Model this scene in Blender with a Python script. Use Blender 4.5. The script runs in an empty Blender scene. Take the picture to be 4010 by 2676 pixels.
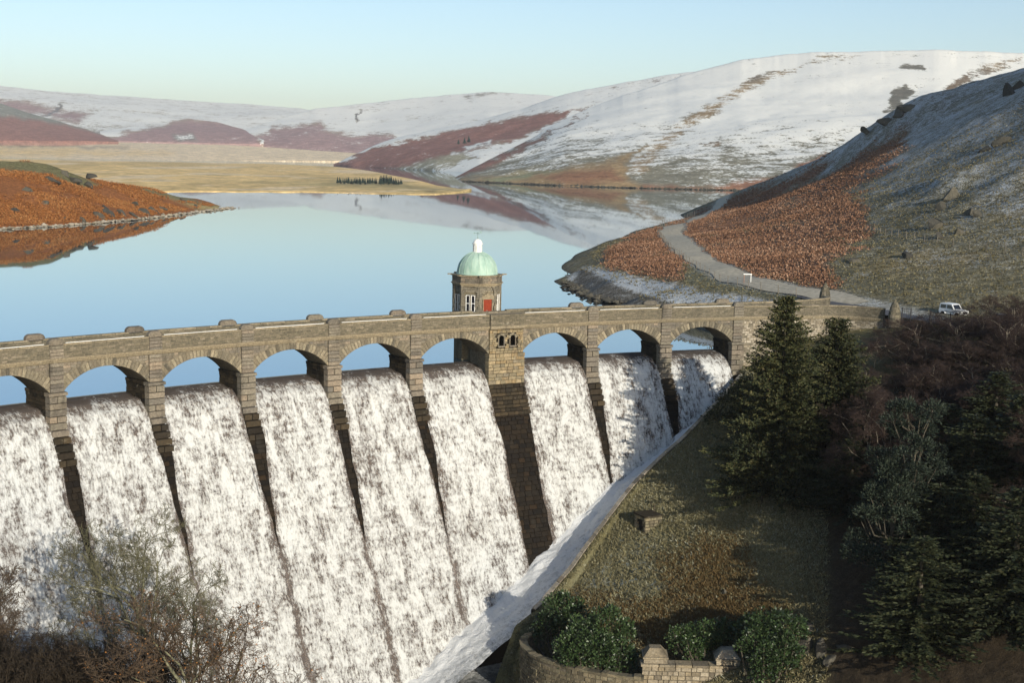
import bpy, math, random
import numpy as np
from mathutils import Matrix, Vector
rad = math.radians
scene = bpy.context.scene

# ---------------------------------------------------------------- camera, sky, sun, exposure
CAM_Z = 22.4                      # metres above the lake (z = 0)
PITCH, ROLL = 0.132645, 0.018505
FPX = 5403.34 / (4010 / 2350)     # focal length in pixels of a 2350 px wide frame
SUN_AZ, SUN_EL = rad(-62), rad(16.5)
cam_data = bpy.data.cameras.new('camera')
cam_data.sensor_width = 36.0
cam_data.lens = 36.0 * 5403.34 / 4010
cam_data.clip_start, cam_data.clip_end = 0.5, 60000
cam = bpy.data.objects.new('camera', cam_data)
scene.collection.objects.link(cam)
cam.matrix_world = Matrix.Translation((0, 0, CAM_Z)) @ Matrix.Rotation(math.pi / 2 - PITCH, 4, 'X') @ Matrix.Rotation(ROLL, 4, 'Z')
scene.camera = cam

world = bpy.data.worlds.new('World')
scene.world = world
world.use_nodes = True
wn = world.node_tree
bg = wn.nodes['Background']
sky = wn.nodes.new('ShaderNodeTexSky')
sky.sky_type = 'NISHITA'
sky.sun_disc = False
sky.sun_elevation = SUN_EL
sky.sun_rotation = math.pi / 2 - SUN_AZ
sky.altitude = 300
sky.air_density = 0.9
sky.dust_density = 0.8
sky.ozone_density = 1.75
wn.links.new(sky.outputs[0], bg.inputs[0])
bg.inputs[1].default_value = 0.13

sun_data = bpy.data.lights.new('sun', 'SUN')
sun_data.energy = 4.2
sun_data.angle = rad(0.5)
sun_data.color = (1.0, 0.92, 0.78)
sun = bpy.data.objects.new('sun', sun_data)
scene.collection.objects.link(sun)
to_sun = Vector((math.cos(SUN_AZ) * math.cos(SUN_EL), math.sin(SUN_AZ) * math.cos(SUN_EL), math.sin(SUN_EL)))
sun.rotation_euler = to_sun.to_track_quat('Z', 'Y').to_euler()
sun.location = (60, -60, 80)

vs = scene.view_settings
vs.view_transform = 'Standard'
vs.look = 'None'
vs.exposure = 0.27
vs.gamma = 1.0
vs.use_curve_mapping = False
scene.cycles.max_bounces = 6
scene.cycles.diffuse_bounces = 2
scene.cycles.glossy_bounces = 3
scene.cycles.transmission_bounces = 3
scene.cycles.transparent_max_bounces = 12
scene.cycles.caustics_reflective = False
scene.cycles.caustics_refractive = False

# ---------------------------------------------------------------- survey: the place in metres, lake level z = 0
K = 4010 / 2350
R = 184.474638                                  # radius of the downstream face of the dam
CX, CY, TH0 = 90.905328, -12.10333, 2.359574    # centre of the curve, bearing of the first pier
WP, WB, SPAN = 1.2829995, 4.1641695, 8.235      # pier width, buttress width, arch span
STEP = WP + SPAN
Z_IMP, Z_COR, Z_PAR, Z_CAP = 1.3907, 3.9881, 5.6114, 6.06
Z_ROAD = 4.42
PIER = [-2 * STEP, -STEP, 0, STEP, 2 * STEP, 3 * STEP, 4 * STEP, 5 * STEP, 5 * STEP + WB + SPAN, 6 * STEP + WB + SPAN, 7 * STEP + WB + SPAN]
IB = 7                                          # index of the wide buttress
PW = [WP] * len(PIER); PW[IB] = WB
BAYC = [PIER[i] + PW[i] + SPAN / 2 for i in range(len(PIER) - 1)]
PROF = [(4.3, -.03), (3.1, -.07), (1.65, -.4), (.69, -1.0), (.1, -1.8), (-.5, -2.9), (-1.66, -5.1), (-3.62, -9.4), (-5.35, -13.4), (-7.1, -17.0), (-14., -30), (-22, -45)]
_pz = np.array([q[1] for q in PROF])[::-1]; _pr = np.array([q[0] for q in PROF])[::-1]
def prof(z): return np.interp(z, _pz, _pr)
TOE = np.array([(-60, -6.), (-30, -15.), (-12, -20.), (0, -23.5), (15, -27.3), (28, -28.2), (31.8, -27.3), (34.4, -26), (38.2, -24.2), (43.8, -22), (49, -19.4), (54.4, -16.4), (60.4, -13), (69.3, -9), (76, -5.2), (79.5, -2.9), (88, 0.5), (95, 2.2), (100, 3.0), (112, 4.3), (140, 6.5), (190, 14), (260, 30)])
def toez(a): return np.interp(a, TOE[:, 0], TOE[:, 1])
def P(arc, r, z):
    th = TH0 - arc / R
    return (CX + (R + r) * math.cos(th), CY + (R + r) * math.sin(th), z)
def Pn(arc, r, z):
    arc, r, z = np.broadcast_arrays(np.asarray(arc, float), np.asarray(r, float), np.asarray(z, float))
    th = TH0 - arc / R
    return np.stack([CX + (R + r) * np.cos(th), CY + (R + r) * np.sin(th), z], -1)
def arc_r(x, y):
    return (TH0 - np.arctan2(y - CY, x - CX)) * R, np.hypot(x - CX, y - CY) - R
def frame(arc, z=0.0, r=0.0):
    th = TH0 - arc / R
    c, s = math.cos(th), math.sin(th)
    o = P(arc, r, z)
    return Matrix(((s, c, 0, o[0]), (-c, s, 0, o[1]), (0, 0, 1, o[2]), (0, 0, 0, 1)))
_c, _s, _cr, _sr = math.cos(PITCH), math.sin(PITCH), math.cos(ROLL), math.sin(ROLL)
def ray(u, v):
    u = np.asarray(u, float) - 1175; v = np.asarray(v, float) - 784.1
    x = u * _cr + v * _sr; up = -(-u * _sr + v * _cr)
    return x, FPX * _c + up * _s, -FPX * _s + up * _c
def at(u, v, D):                  # the point seen there at depth D
    x, y, z = ray(u, v)
    D = np.asarray(D, float)
    return np.stack([x / y * D, D + 0 * x, CAM_Z + z / y * D], -1)
def onz(u, v, z):                 # the point seen there on the level z
    x, y, w = ray(u, v)
    t = (np.asarray(z, float) - CAM_Z) / w
    return np.stack([x * t, y * t, z + 0 * x], -1)
def proj(p):
    p = np.asarray(p, float)
    X, Y, Z = p[..., 0], p[..., 1], p[..., 2] - CAM_Z
    d = np.maximum(Y * _c - Z * _s, 1e-3); up = Y * _s + Z * _c
    x = FPX * X / d; y = -FPX * up / d
    return 1175 + x * _cr - y * _sr, 784.1 + x * _sr + y * _cr

# ---------------------------------------------------------------- helpers
rng = np.random.default_rng(7)
random.seed(7)
def _hash(ix, iy, iz, seed):
    h = (ix.astype(np.int64) * 374761393 + iy.astype(np.int64) * 668265263 + iz.astype(np.int64) * 2147483647 + seed * 144665) & 0x7fffffff
    h = ((h ^ (h >> 13)) * 1274126177) & 0x7fffffff
    h = (h ^ (h >> 16)) & 0x7fffffff
    return (h % 100003) / 100003.0
def vnoise(p, seed=0):
    p = np.asarray(p, float)
    if p.shape[-1] == 2: p = np.concatenate([p, np.zeros(p.shape[:-1] + (1,))], -1)
    i = np.floor(p).astype(np.int64); f = p - i; f = f * f * (3 - 2 * f)
    out = 0
    for dx in (0, 1):
        for dy in (0, 1):
            for dz in (0, 1):
                w = (f[..., 0] if dx else 1 - f[..., 0]) * (f[..., 1] if dy else 1 - f[..., 1]) * (f[..., 2] if dz else 1 - f[..., 2])
                out = out + w * _hash(i[..., 0] + dx, i[..., 1] + dy, i[..., 2] + dz, seed)
    return out * 2 - 1
def fbm(p, oct=4, seed=0, gain=.5):
    p = np.asarray(p, float); a, o, n = 1., 0, 0.
    for k in range(oct):
        o = o + a * vnoise(p * 2 ** k + k * 17.3, seed + k); n += a; a *= gain
    return o / n

def unit(v): return v / np.maximum(np.linalg.norm(v, axis=-1, keepdims=True), 1e-9)
COL = scene.collection
def tag(o, label=None, cat=None, group=None, kind=None):
    if label: o['label'] = label
    if cat: o['category'] = cat
    if group: o['group'] = group
    if kind: o['kind'] = kind
    return o
def empty(name, loc, label=None, cat=None, group=None, kind=None):
    o = bpy.data.objects.new(name, None); COL.objects.link(o)
    o.location = loc; o.empty_display_size = .5
    return tag(o, label, cat, group, kind)
def adopt(o, parent, mw=None):
    if parent is not None:
        o.parent = parent
        chain = Matrix.Identity(4); q = parent
        mats = []
        while q is not None:
            mats.append(q.matrix_parent_inverse @ q.matrix_basis if q.parent is not None else q.matrix_basis); q = q.parent
        for m in reversed(mats): chain = chain @ m
        o.matrix_parent_inverse = chain.inverted()
    if mw is not None: o.matrix_basis = mw
    return o
def mesh_np(name, V, F, mat=None, attrs=None, smooth=False, uv=None):
    me = bpy.data.meshes.new(name)
    V = np.ascontiguousarray(V, np.float32).reshape(-1, 3); F = np.ascontiguousarray(F, np.int32)
    me.vertices.add(len(V)); me.vertices.foreach_set('co', V.ravel())
    n, k = F.shape
    me.loops.add(n * k); me.loops.foreach_set('vertex_index', F.ravel())
    me.polygons.add(n); me.polygons.foreach_set('loop_start', np.arange(0, n * k, k, dtype=np.int32))
    if smooth: me.polygons.foreach_set('use_smooth', np.ones(n, bool))
    for an, (typ, val) in (attrs or {}).items():
        at_ = me.attributes.new(an, typ, 'POINT')
        if typ == 'FLOAT': at_.data.foreach_set('value', np.ascontiguousarray(val, np.float32).ravel())
        elif typ == 'FLOAT_COLOR':
            val = np.asarray(val, np.float32)
            if val.shape[-1] == 3: val = np.concatenate([val, np.ones(val.shape[:-1] + (1,), np.float32)], -1)
            at_.data.foreach_set('color', np.ascontiguousarray(val).ravel())
        elif typ == 'FLOAT_VECTOR': at_.data.foreach_set('vector', np.ascontiguousarray(val, np.float32).ravel())
    if mat: me.materials.append(mat)
    me.validate(); me.update()
    return me
def ob(name, me, parent=None, mw=None, **kw):
    o = bpy.data.objects.new(name, me); COL.objects.link(o)
    adopt(o, parent, mw)
    return tag(o, **kw)
def grid_faces(n, m):             # n rows of m
    a = np.arange((n - 1) * (m - 1)); i, j = a // (m - 1), a % (m - 1)
    q = i * m + j
    return np.stack([q, q + 1, q + m + 1, q + m], -1)
class MB:
    def __init__(s): s.v = []; s.f = []; s.r = []
    def add(s, vs, fs, rnd=None):
        b = len(s.v); s.v += [tuple(v) for v in vs]; s.f += [tuple(b + i for i in f) for f in fs]
        s.r += [random.random() if rnd is None else rnd] * len(vs)
    def box(s, x0, x1, y0, y1, z0, z1, M=None, inset=0.0, rnd=None):
        i = inset
        vs = [(x0, y1, z0), (x1, y1, z0), (x1, y1, z1), (x0, y1, z1), (x0 + i, y0, z0 + i), (x1 - i, y0, z0 + i), (x1 - i, y0, z1 - i), (x0 + i, y0, z1 - i)]
        if M is not None: vs = [tuple(M @ Vector(v)) for v in vs]
        s.add(vs, [(1, 0, 3, 2), (4, 5, 6, 7), (0, 4, 7, 3), (5, 1, 2, 6), (0, 1, 5, 4), (7, 6, 2, 3)], rnd)
    def prism(s, poly, y0, y1, M=None, rnd=None):          # polygon in x,z extruded in y
        n = len(poly)
        vs = [(p[0], y0, p[1]) for p in poly] + [(p[0], y1, p[1]) for p in poly]
        if M is not None: vs = [tuple(M @ Vector(v)) for v in vs]
        s.add(vs, [tuple(range(n)), tuple(range(2 * n - 1, n - 1, -1))] + [(i, i + n, (i + 1) % n + n, (i + 1) % n) for i in range(n)], rnd)
    def lathe(s, pts, n=16, c=(0, 0), M=None, rnd=None, a0=0.):
        vs = []; fs = []
        for (r_, z_) in pts:
            for k in range(n):
                t = a0 + 2 * math.pi * k / n; vs.append((c[0] + r_ * math.cos(t), c[1] + r_ * math.sin(t), z_))
        for j in range(len(pts) - 1):
            for k in range(n):
                fs.append((j * n + k, j * n + (k + 1) % n, (j + 1) * n + (k + 1) % n, (j + 1) * n + k))
        fs.append(tuple(range(n - 1, -1, -1))); fs.append(tuple((len(pts) - 1) * n + k for k in range(n)))
        if M is not None: vs = [tuple(M @ Vector(v)) for v in vs]
        s.add(vs, fs, rnd)
    def tube(s, pts, rr, n=5, rnd=None):
        pts = [Vector(p) for p in pts]
        if not hasattr(rr, '__len__'): rr = [rr] * len(pts)
        vs = []; fs = []
        for i, p in enumerate(pts):
            d = (pts[min(i + 1, len(pts) - 1)] - pts[max(i - 1, 0)]).normalized()
            a = d.orthogonal().normalized() if abs(d.z) > .95 else d.cross(Vector((0, 0, 1))).normalized()
            b = d.cross(a)
            for k in range(n):
                t = 2 * math.pi * k / n; vs.append(p + (a * math.cos(t) + b * math.sin(t)) * rr[i])
        for i in range(len(pts) - 1):
            for k in range(n):
                fs.append((i * n + k, i * n + (k + 1) % n, (i + 1) * n + (k + 1) % n, (i + 1) * n + k))
        fs.append(tuple(range(n - 1, -1, -1))); fs.append(tuple((len(pts) - 1) * n + k for k in range(n)))
        s.add(vs, fs, rnd)
    def mesh(s, name, mat, smooth=False):
        me = bpy.data.meshes.new(name); me.from_pydata(s.v, [], s.f)
        a = me.attributes.new('rnd', 'FLOAT', 'POINT'); a.data.foreach_set('value', np.array(s.r, np.float32))
        if smooth: me.polygons.foreach_set('use_smooth', np.ones(len(me.polygons), bool))
        me.materials.append(mat); me.update()
        return me
    def ob(s, name, mat, parent=None, mw=None, smooth=False, **kw):
        return ob(name, s.mesh(name, mat, smooth), parent, mw, **kw)

# ---- materials
class N:
    def __init__(s, name):
        s.m = bpy.data.materials.new(name); s.m.use_nodes = True
        s.t = s.m.node_tree; s.b = s.t.nodes['Principled BSDF']; s.out = s.t.nodes['Material Output']
        s.b.inputs['Specular IOR Level'].default_value = 0.25
    def n(s, typ, **kw):
        nd = s.t.nodes.new(typ)
        for k, v in kw.items(): setattr(nd, k, v)
        return nd
    def set(s, sock, v):
        if isinstance(v, bpy.types.NodeSocket): s.t.links.new(v, sock)
        elif isinstance(v, (tuple, list)) and len(v) == 3 and sock.type == 'RGBA': sock.default_value = (*v, 1)
        else: sock.default_value = v
        return s
    def attr(s, name, col=False):
        a = s.n('ShaderNodeAttribute', attribute_name=name); return a.outputs['Color' if col else 'Fac']
    def pos(s): return s.n('ShaderNodeNewGeometry').outputs['Position']
    def mapv(s, v, scale):
        m = s.n('ShaderNodeMapping'); s.set(m.inputs[0], v); m.inputs['Scale'].default_value = scale; return m.outputs[0]
    def noise(s, vec, scale, detail=3, rough=.55, dist=0.):
        t = s.n('ShaderNodeTexNoise'); s.set(t.inputs['Vector'], vec)
        t.inputs['Scale'].default_value = scale; t.inputs['Detail'].default_value = detail; t.inputs['Roughness'].default_value = rough; t.inputs['Distortion'].default_value = dist
        return t.outputs[0]
    def math(s, op, a, b=0.0, c=0.0, clamp=False):
        m = s.n('ShaderNodeMath', operation=op, use_clamp=clamp); s.set(m.inputs[0], a); s.set(m.inputs[1], b); s.set(m.inputs[2], c); return m.outputs[0]
    def mix(s, f, a, b):
        m = s.n('ShaderNodeMix', data_type='RGBA'); s.set(m.inputs[0], f); s.set(m.inputs[6], a); s.set(m.inputs[7], b); return m.outputs[2]
    def mul(s, a, b):
        m = s.n('ShaderNodeMix', data_type='RGBA', blend_type='MULTIPLY'); m.inputs[0].default_value = 1; s.set(m.inputs[6], a); s.set(m.inputs[7], b); return m.outputs[2]
    def ramp(s, f, pts, interp='LINEAR'):
        r = s.n('ShaderNodeValToRGB'); r.color_ramp.interpolation = interp
        el = r.color_ramp.elements
        while len(el) < len(pts): el.new(.5)
        for e, (p, c) in zip(el, pts): e.position = p; e.color = (*c, 1) if len(c) == 3 else c
        s.set(r.inputs[0], f); return r.outputs[0]
    def step(s, f, a, b):
        m = s.n('ShaderNodeMapRange', interpolation_type='SMOOTHSTEP'); s.set(m.inputs[0], f); m.inputs[1].default_value = a; m.inputs[2].default_value = b; return m.outputs[0]
    def bump(s, h, strength=.5, dist=.1):
        b = s.n('ShaderNodeBump'); b.inputs['Strength'].default_value = strength; b.inputs['Distance'].default_value = dist
        s.set(b.inputs['Height'], h); s.set(s.b.inputs['Normal'], b.outputs[0]); return s
    def done(s, col=None, rough=.9, spec=None):
        if col is not None: s.set(s.b.inputs['Base Color'], col)
        s.set(s.b.inputs['Roughness'], rough)
        if spec is not None: s.b.inputs['Specular IOR Level'].default_value = spec
        return s.m
def plain(name, col, rough=.8, var=.15, scale=3., spec=.25, metal=0.):
    n = N(name); f = n.noise(n.pos(), scale, 4)
    c = n.mix(n.step(f, .3, .7), tuple(x * (1 - var) for x in col), tuple(min(1, x * (1 + var)) for x in col))
    n.b.inputs['Metallic'].default_value = metal
    return n.done(c, rough, spec)
def stone_mat(name, cols, stain=.5, scale=1.0, rough=.92, spec=.2, lime=.25):
    n = N(name); oi = n.n('ShaderNodeObjectInfo').outputs['Random']
    v = n.math('FRACT', n.math('ADD', n.attr('rnd'), oi))
    k = len(cols); c = n.ramp(v, [(i / (k - 1), cols[i]) for i in range(k)])
    p = n.pos()
    f1 = n.noise(p, 6 * scale, 5, .65); f2 = n.noise(n.mapv(p, (1, 1, .35)), .55 * scale, 4, .6); f3 = n.noise(p, 1.6 * scale, 4, .6)
    c = n.mul(c, n.ramp(f1, [(.25, (.5, .5, .5)), (.75, (1.4, 1.4, 1.4))]))
    c = n.mix(n.math('MULTIPLY', n.step(f2, .52, .72), stain), c, (.035, .032, .026))
    c = n.mix(n.math('MULTIPLY', n.step(f3, .60, .78), lime), c, (.50, .46, .36))
    n.bump(f1, .6, .05)
    return n.done(c, rough, spec)

M = {}
ASH = [(a, b, min(c * 1.13, b)) for (a, b, c) in [(.165, .148, .10), (.215, .19, .13), (.125, .113, .082), (.235, .20, .135), (.185, .158, .105), (.15, .137, .102), (.28, .225, .145), (.11, .10, .075)]]
M['ashlar'] = stone_mat('ashlar_stone', ASH, .75)
M['voussoir'] = stone_mat('arch_stone', [(.17, .15, .108), (.25, .218, .152), (.14, .122, .088), (.31, .265, .185), (.095, .086, .066), (.22, .186, .13)], .3, lime=.3)
M['parapet'] = stone_mat('parapet_stone', [(.105, .095, .068), (.15, .132, .092), (.09, .083, .06), (.185, .16, .11), (.12, .106, .077), (.24, .205, .15)], .5, lime=.4)
M['coping'] = stone_mat('coping_stone', [(.225, .19, .13), (.285, .236, .155), (.19, .163, .112), (.33, .275, .19)], .4, lime=.45)
M['tower'] = stone_mat('tower_stone', [(.17, .155, .12), (.225, .20, .15), (.14, .128, .10), (.26, .23, .175), (.19, .17, .13)], .25, lime=.3)
M['rubble'] = stone_mat('rubble_stone', [(.33, .29, .22), (.42, .37, .29), (.25, .215, .16), (.48, .42, .33), (.30, .25, .17), (.20, .17, .13)], .3, lime=.3)
M['wet'] = stone_mat('wet_stone', [(.010, .008, .0065), (.016, .0125, .009), (.008, .007, .006), (.022, .016, .010), (.012, .010, .0075), (.028, .018, .010)], .5, rough=.75, spec=.12, lime=.03)
M['damp'] = stone_mat('damp_stone', [(.032, .026, .019), (.050, .040, .026), (.022, .019, .014), (.070, .053, .032), (.038, .030, .021), (.018, .015, .012)], .65, rough=.85, spec=.12, lime=.2)
M['mortar'] = plain('mortar', (.15, .13, .095), .95, .3, 4)
M['dark_joint'] = plain('dark_joint', (.02, .018, .014), .95, .2, 4)
M['asphalt'] = plain('asphalt', (.10, .10, .105), .9, .12, 5)
M['gravel'] = plain('track_gravel', (.44, .39, .29), .95, .2, 1.5)
M['white_paint'] = plain('white_paint', (.78, .78, .74), .5, .05, 3)
M['rock'] = stone_mat('bare_rock', [(.075, .07, .056), (.115, .105, .08), (.055, .052, .044)], .5, .8, lime=.25)

# ================================================================ LAND AND WATER
# ---- ground shader: vertex colour + patchy snow / frost
def ground_mat(name, scale, snow_col=(.86, .85, .77), bump=.4, bdist=.3, grain=.35, wt=(1.5, 1.1, .9), soft=(.42, .62)):
    n = N(name); p = n.pos()
    base = n.attr('Col', True); snow = n.attr('snow')
    f = n.noise(p, scale, 6, .68); g = n.noise(p, scale * 5.3, 4, .6); h = n.noise(n.mapv(p, (1, 1, .4)), scale * .22, 4, .6)
    base = n.mul(base, n.ramp(f, [(.25, (1 - grain * 1.2,) * 3), (.75, (1 + grain * 1.2,) * 3)]))
    base = n.mul(base, n.ramp(g, [(.3, (1 - grain,) * 3), (.7, (1 + grain,) * 3)]))
    s = n.math('ADD', snow, n.math('MULTIPLY', n.math('SUBTRACT', f, .5), wt[0]))
    s = n.math('ADD', s, n.math('MULTIPLY', n.math('SUBTRACT', g, .5), wt[1]))
    s = n.math('ADD', s, n.math('MULTIPLY', n.math('SUBTRACT', h, .5), wt[2]))
    c = n.mix(n.step(s, *soft), base, snow_col)
    n.bump(n.math('ADD', f, n.math('MULTIPLY', g, .4)), bump, bdist)
    return n.done(c, .95, .1)
M['far_ground'] = ground_mat('far_hill_ground', .035, bump=.5, bdist=4.)
M['mid_ground'] = ground_mat('mid_hill_ground', .06, bump=.5, bdist=2.)
M['near_ground'] = ground_mat('near_hill_ground', .85, snow_col=(.56, .59, .60), bump=.9, bdist=.7, grain=.55, wt=(1.0, 1.6, .45), soft=(.25, .8))  # strong grain darkens the colour for shade between tussocks

C_SNOW = None
RED = (.30, .145, .11); ORANGE = (.31, .125, .045); TAN = (.82, .575, .25); PALE = (.84, .66, .42); OLIVE = (.19, .175, .085); GREYGREEN = (.235, .235, .19)
MAUVE = (.37, .235, .215); MOOR = (.42, .35, .235)  # MAUVE is red bracken with distance haze mixed into the colour

def poly_w(u, v, poly, soft):     # 1 inside, 0 outside, soft edge
    poly = np.asarray(poly, float); n = len(poly)
    ins = np.zeros(u.shape, bool); d2 = np.full(u.shape, 1e12)
    for i in range(n):
        x0, y0 = poly[i]; x1, y1 = poly[(i + 1) % n]
        cond = ((y0 > v) != (y1 > v))
        xi = (x1 - x0) * (v - y0) / (y1 - y0 + 1e-9) + x0
        ins ^= cond & (u < xi)
        L = (x1 - x0) ** 2 + (y1 - y0) ** 2 + 1e-9
        t = np.clip(((u - x0) * (x1 - x0) + (v - y0) * (y1 - y0)) / L, 0, 1)
        d2 = np.minimum(d2, (u - x0 - t * (x1 - x0)) ** 2 + (v - y0 - t * (y1 - y0)) ** 2)
    d = np.sqrt(d2) * np.where(ins, 1, -1)
    return np.clip(.5 + d / (2 * soft), 0, 1)
def blend(col, snow, w, c=None, s=None):
    if c is not None: col[:] = col * (1 - w[..., None]) + np.array(c) * w[..., None]
    if s is not None: snow[:] = snow * (1 - w) + s * w

def loft(name, cols, mat, base, snow0, patches=(), rows=60, gamma=1.3, amp=3., nscale=.01, step=3.0, zbulge=0., seed=0, back=.25, snowfn=None, edge=1.0):
    """A hillside between its foot line and its skyline, each with its own distance, and the slope falling away behind."""
    a = np.array([[c[0], c[1], (-1 if c[2] is None else c[2]), c[3], c[4]] for c in cols], float)
    px = np.arange(a[0, 0], a[-1, 0] + step, step); px = px[px <= a[-1, 0]]
    I = lambda k: np.interp(px, a[:, 0], a[:, k])
    def sm(y, w=5):
        k = np.ones(w) / w; return np.convolve(np.pad(y, w // 2, mode='edge'), k, 'valid')
    yb, yt, Dt = sm(I(1)), sm(I(3)), sm(I(4), 9)
    water = a[:, 2] < 0
    Dw = onz(px, yb, 0.0)[:, 1]
    ctl = np.where(water, onz(a[:, 0], a[:, 1], 0.0)[:, 1], a[:, 2])
    Db = np.where(np.interp(px, a[:, 0], water.astype(float)) > .999, Dw, np.interp(px, a[:, 0], ctl))
    t = np.linspace(0, 1, rows)[:, None]
    yt = yt + t ** 4 * edge * fbm(np.stack([px * .03, px * 0 + seed], -1), 4, seed) * 1.6
    D = Db + (Dt - Db) * t ** gamma
    y = yb + (yt - yb) * t
    V = at(np.broadcast_to(px, D.shape), y, D)
    if zbulge: V[..., 2] += zbulge * np.sin(math.pi * t)
    nz = fbm(V[..., :2] * nscale, 5, seed + 3)
    V[..., 2] += amp * nz * np.sin(math.pi * np.clip(t, 0, 1)) ** .7
    foot = V[0].copy(); foot[:, 1] -= 8; foot[:, 2] = np.minimum(foot[:, 2], 0) - 3.0
    B = []
    for q, dz in ((.08, .02), (.3, .22), (.8, .75)):
        b = V[-1].copy(); h = np.maximum(b[:, 2], 2)
        b[:, :2] *= (1 + back * q); b[:, 2] -= h * dz + 2 * q; B.append(b)
    V = np.concatenate([foot[None], V] + [b[None] for b in B], 0)
    u, v = proj(V)
    col = np.empty(V.shape); col[:] = base; snow = np.zeros(V.shape[:2]) + snow0
    if snowfn is not None: snow = snowfn(u, v, V)
    jit = fbm(np.stack([u * .035, v * .09], -1), 4, seed + 9)
    for (poly, c, s, soft) in patches:
        w = poly_w(u + jit * 14, v + jit * 7, poly, soft); blend(col, snow, w, c, s)
    me = mesh_np(name, V.reshape(-1, 3), grid_faces(*V.shape[:2]), M[mat], dict(Col=('FLOAT_COLOR', col.reshape(-1, 3)), snow=('FLOAT', snow.ravel())), smooth=True)
    return ob(name, me, kind='structure')

W = None
# far snowy skyline
loft('hill', [(-400, 322, 5200, 186, 7600), (0, 325, 5200, 197, 7600), (130, 326, 5200, 210, 7700), (330, 328, 5200, 224, 7800), (500, 330, 5200, 235, 8000), (600, 331, 5200, 241, 8000), (690, 333, 5200, 248, 8000), (780, 335, 5200, 262, 7800), (900, 338, 5200, 300, 7400)],
     'far_ground', MOOR, .72, [([(-50, 228), (60, 232), (130, 250), (215, 262), (180, 285), (90, 262), (-50, 250)], MAUVE, .25, 10), ([(135, 238), (148, 236), (112, 268), (100, 270)], (.12, .12, .12), .2, 3), ([(-400, 300), (300, 300), (900, 312), (900, 400), (-400, 400)], GREYGREEN, .3, 14)], amp=40, nscale=.001, seed=11)
loft('hill', [(230, 322, 4900, 301, 5300), (330, 326, 4900, 287, 5600), (430, 328, 4900, 271, 5800), (500, 330, 4900, 279, 5750), (560, 331, 4900, 297, 5500), (605, 332, 4900, 326, 5000)],
     'far_ground', MOOR, .8, [([(330, 296), (400, 281), (470, 272), (580, 292), (610, 345), (280, 345), (230, 318)], MAUVE, .12, 8), ([(400, 312), (440, 306), (450, 320), (410, 324)], GREYGREEN, .6, 6)], amp=20, nscale=.0014, seed=12)
# hill with the gully in the middle distance
loft('hill', [(500, 334, 5000, 332.5, 5020), (560, 338, 5000, 300, 5500), (620, 342, 5000, 279, 5800), (720, 348, 4900, 249, 6200), (850, 354, 4850, 236, 6400), (980, 358, 4600, 222, 6500), (1120, 360, 4200, 210, 6500), (1250, 365, 4000, 217, 6400), (1420, 370, 3800, 238, 6200)],
     'far_ground', MOOR, .80, [([(480, 336), (560, 322), (600, 308), (640, 290), (740, 281), (745, 300), (790, 306), (900, 308), (930, 330), (900, 372), (600, 372), (480, 350)], MAUVE, .22, 9), ([(815, 262), (828, 250), (822, 270), (812, 278)], (.10, .10, .11), .1, 2.5), ([(700, 300), (770, 292), (690, 318)], MAUVE, .5, 6), ([(1065, 222), (1120, 211), (1180, 211), (1130, 217), (1075, 230)], (.25, .22, .17), .45, 4)], amp=40, nscale=.0012, seed=13)
# red spur with the three trees, rising to the snowfield on its right
loft('hill', [(765, 380, W, 379.3, 2790), (800, 382, W, 361, 2820), (850, 384, W, 338, 2900), (900, 386.5, W, 318, 2950), (1000, 392, W, 296, 3000), (1100, 396, 2000, 275, 3000), (1200, 396, 2000, 248, 3000), (1300, 395, 2000, 214, 3000), (1400, 390, 2000, 195, 3000), (1520, 385, 2000, 173, 3000), (1700, 380, 2000, 150, 3000), (1900, 380, 2000, 150, 3000)],
     'far_ground', (.36, .28, .20), .78, [([(755, 384), (850, 342), (900, 330), (1000, 312), (1010, 303), (1080, 292), (1180, 272), (1340, 247), (1310, 262), (1230, 300), (1170, 322), (1090, 345), (1045, 352), (1010, 372), (960, 384), (850, 392)], RED, .12, 6), ([(940, 378), (1060, 352), (1100, 362), (1000, 396), (900, 392)], (.40, .36, .24), .35, 6), ([(1085, 336), (1135, 325), (1130, 332), (1040, 356)], (.6, .6, .55), .9, 4)], amp=16, nscale=.003, seed=14)
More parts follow.
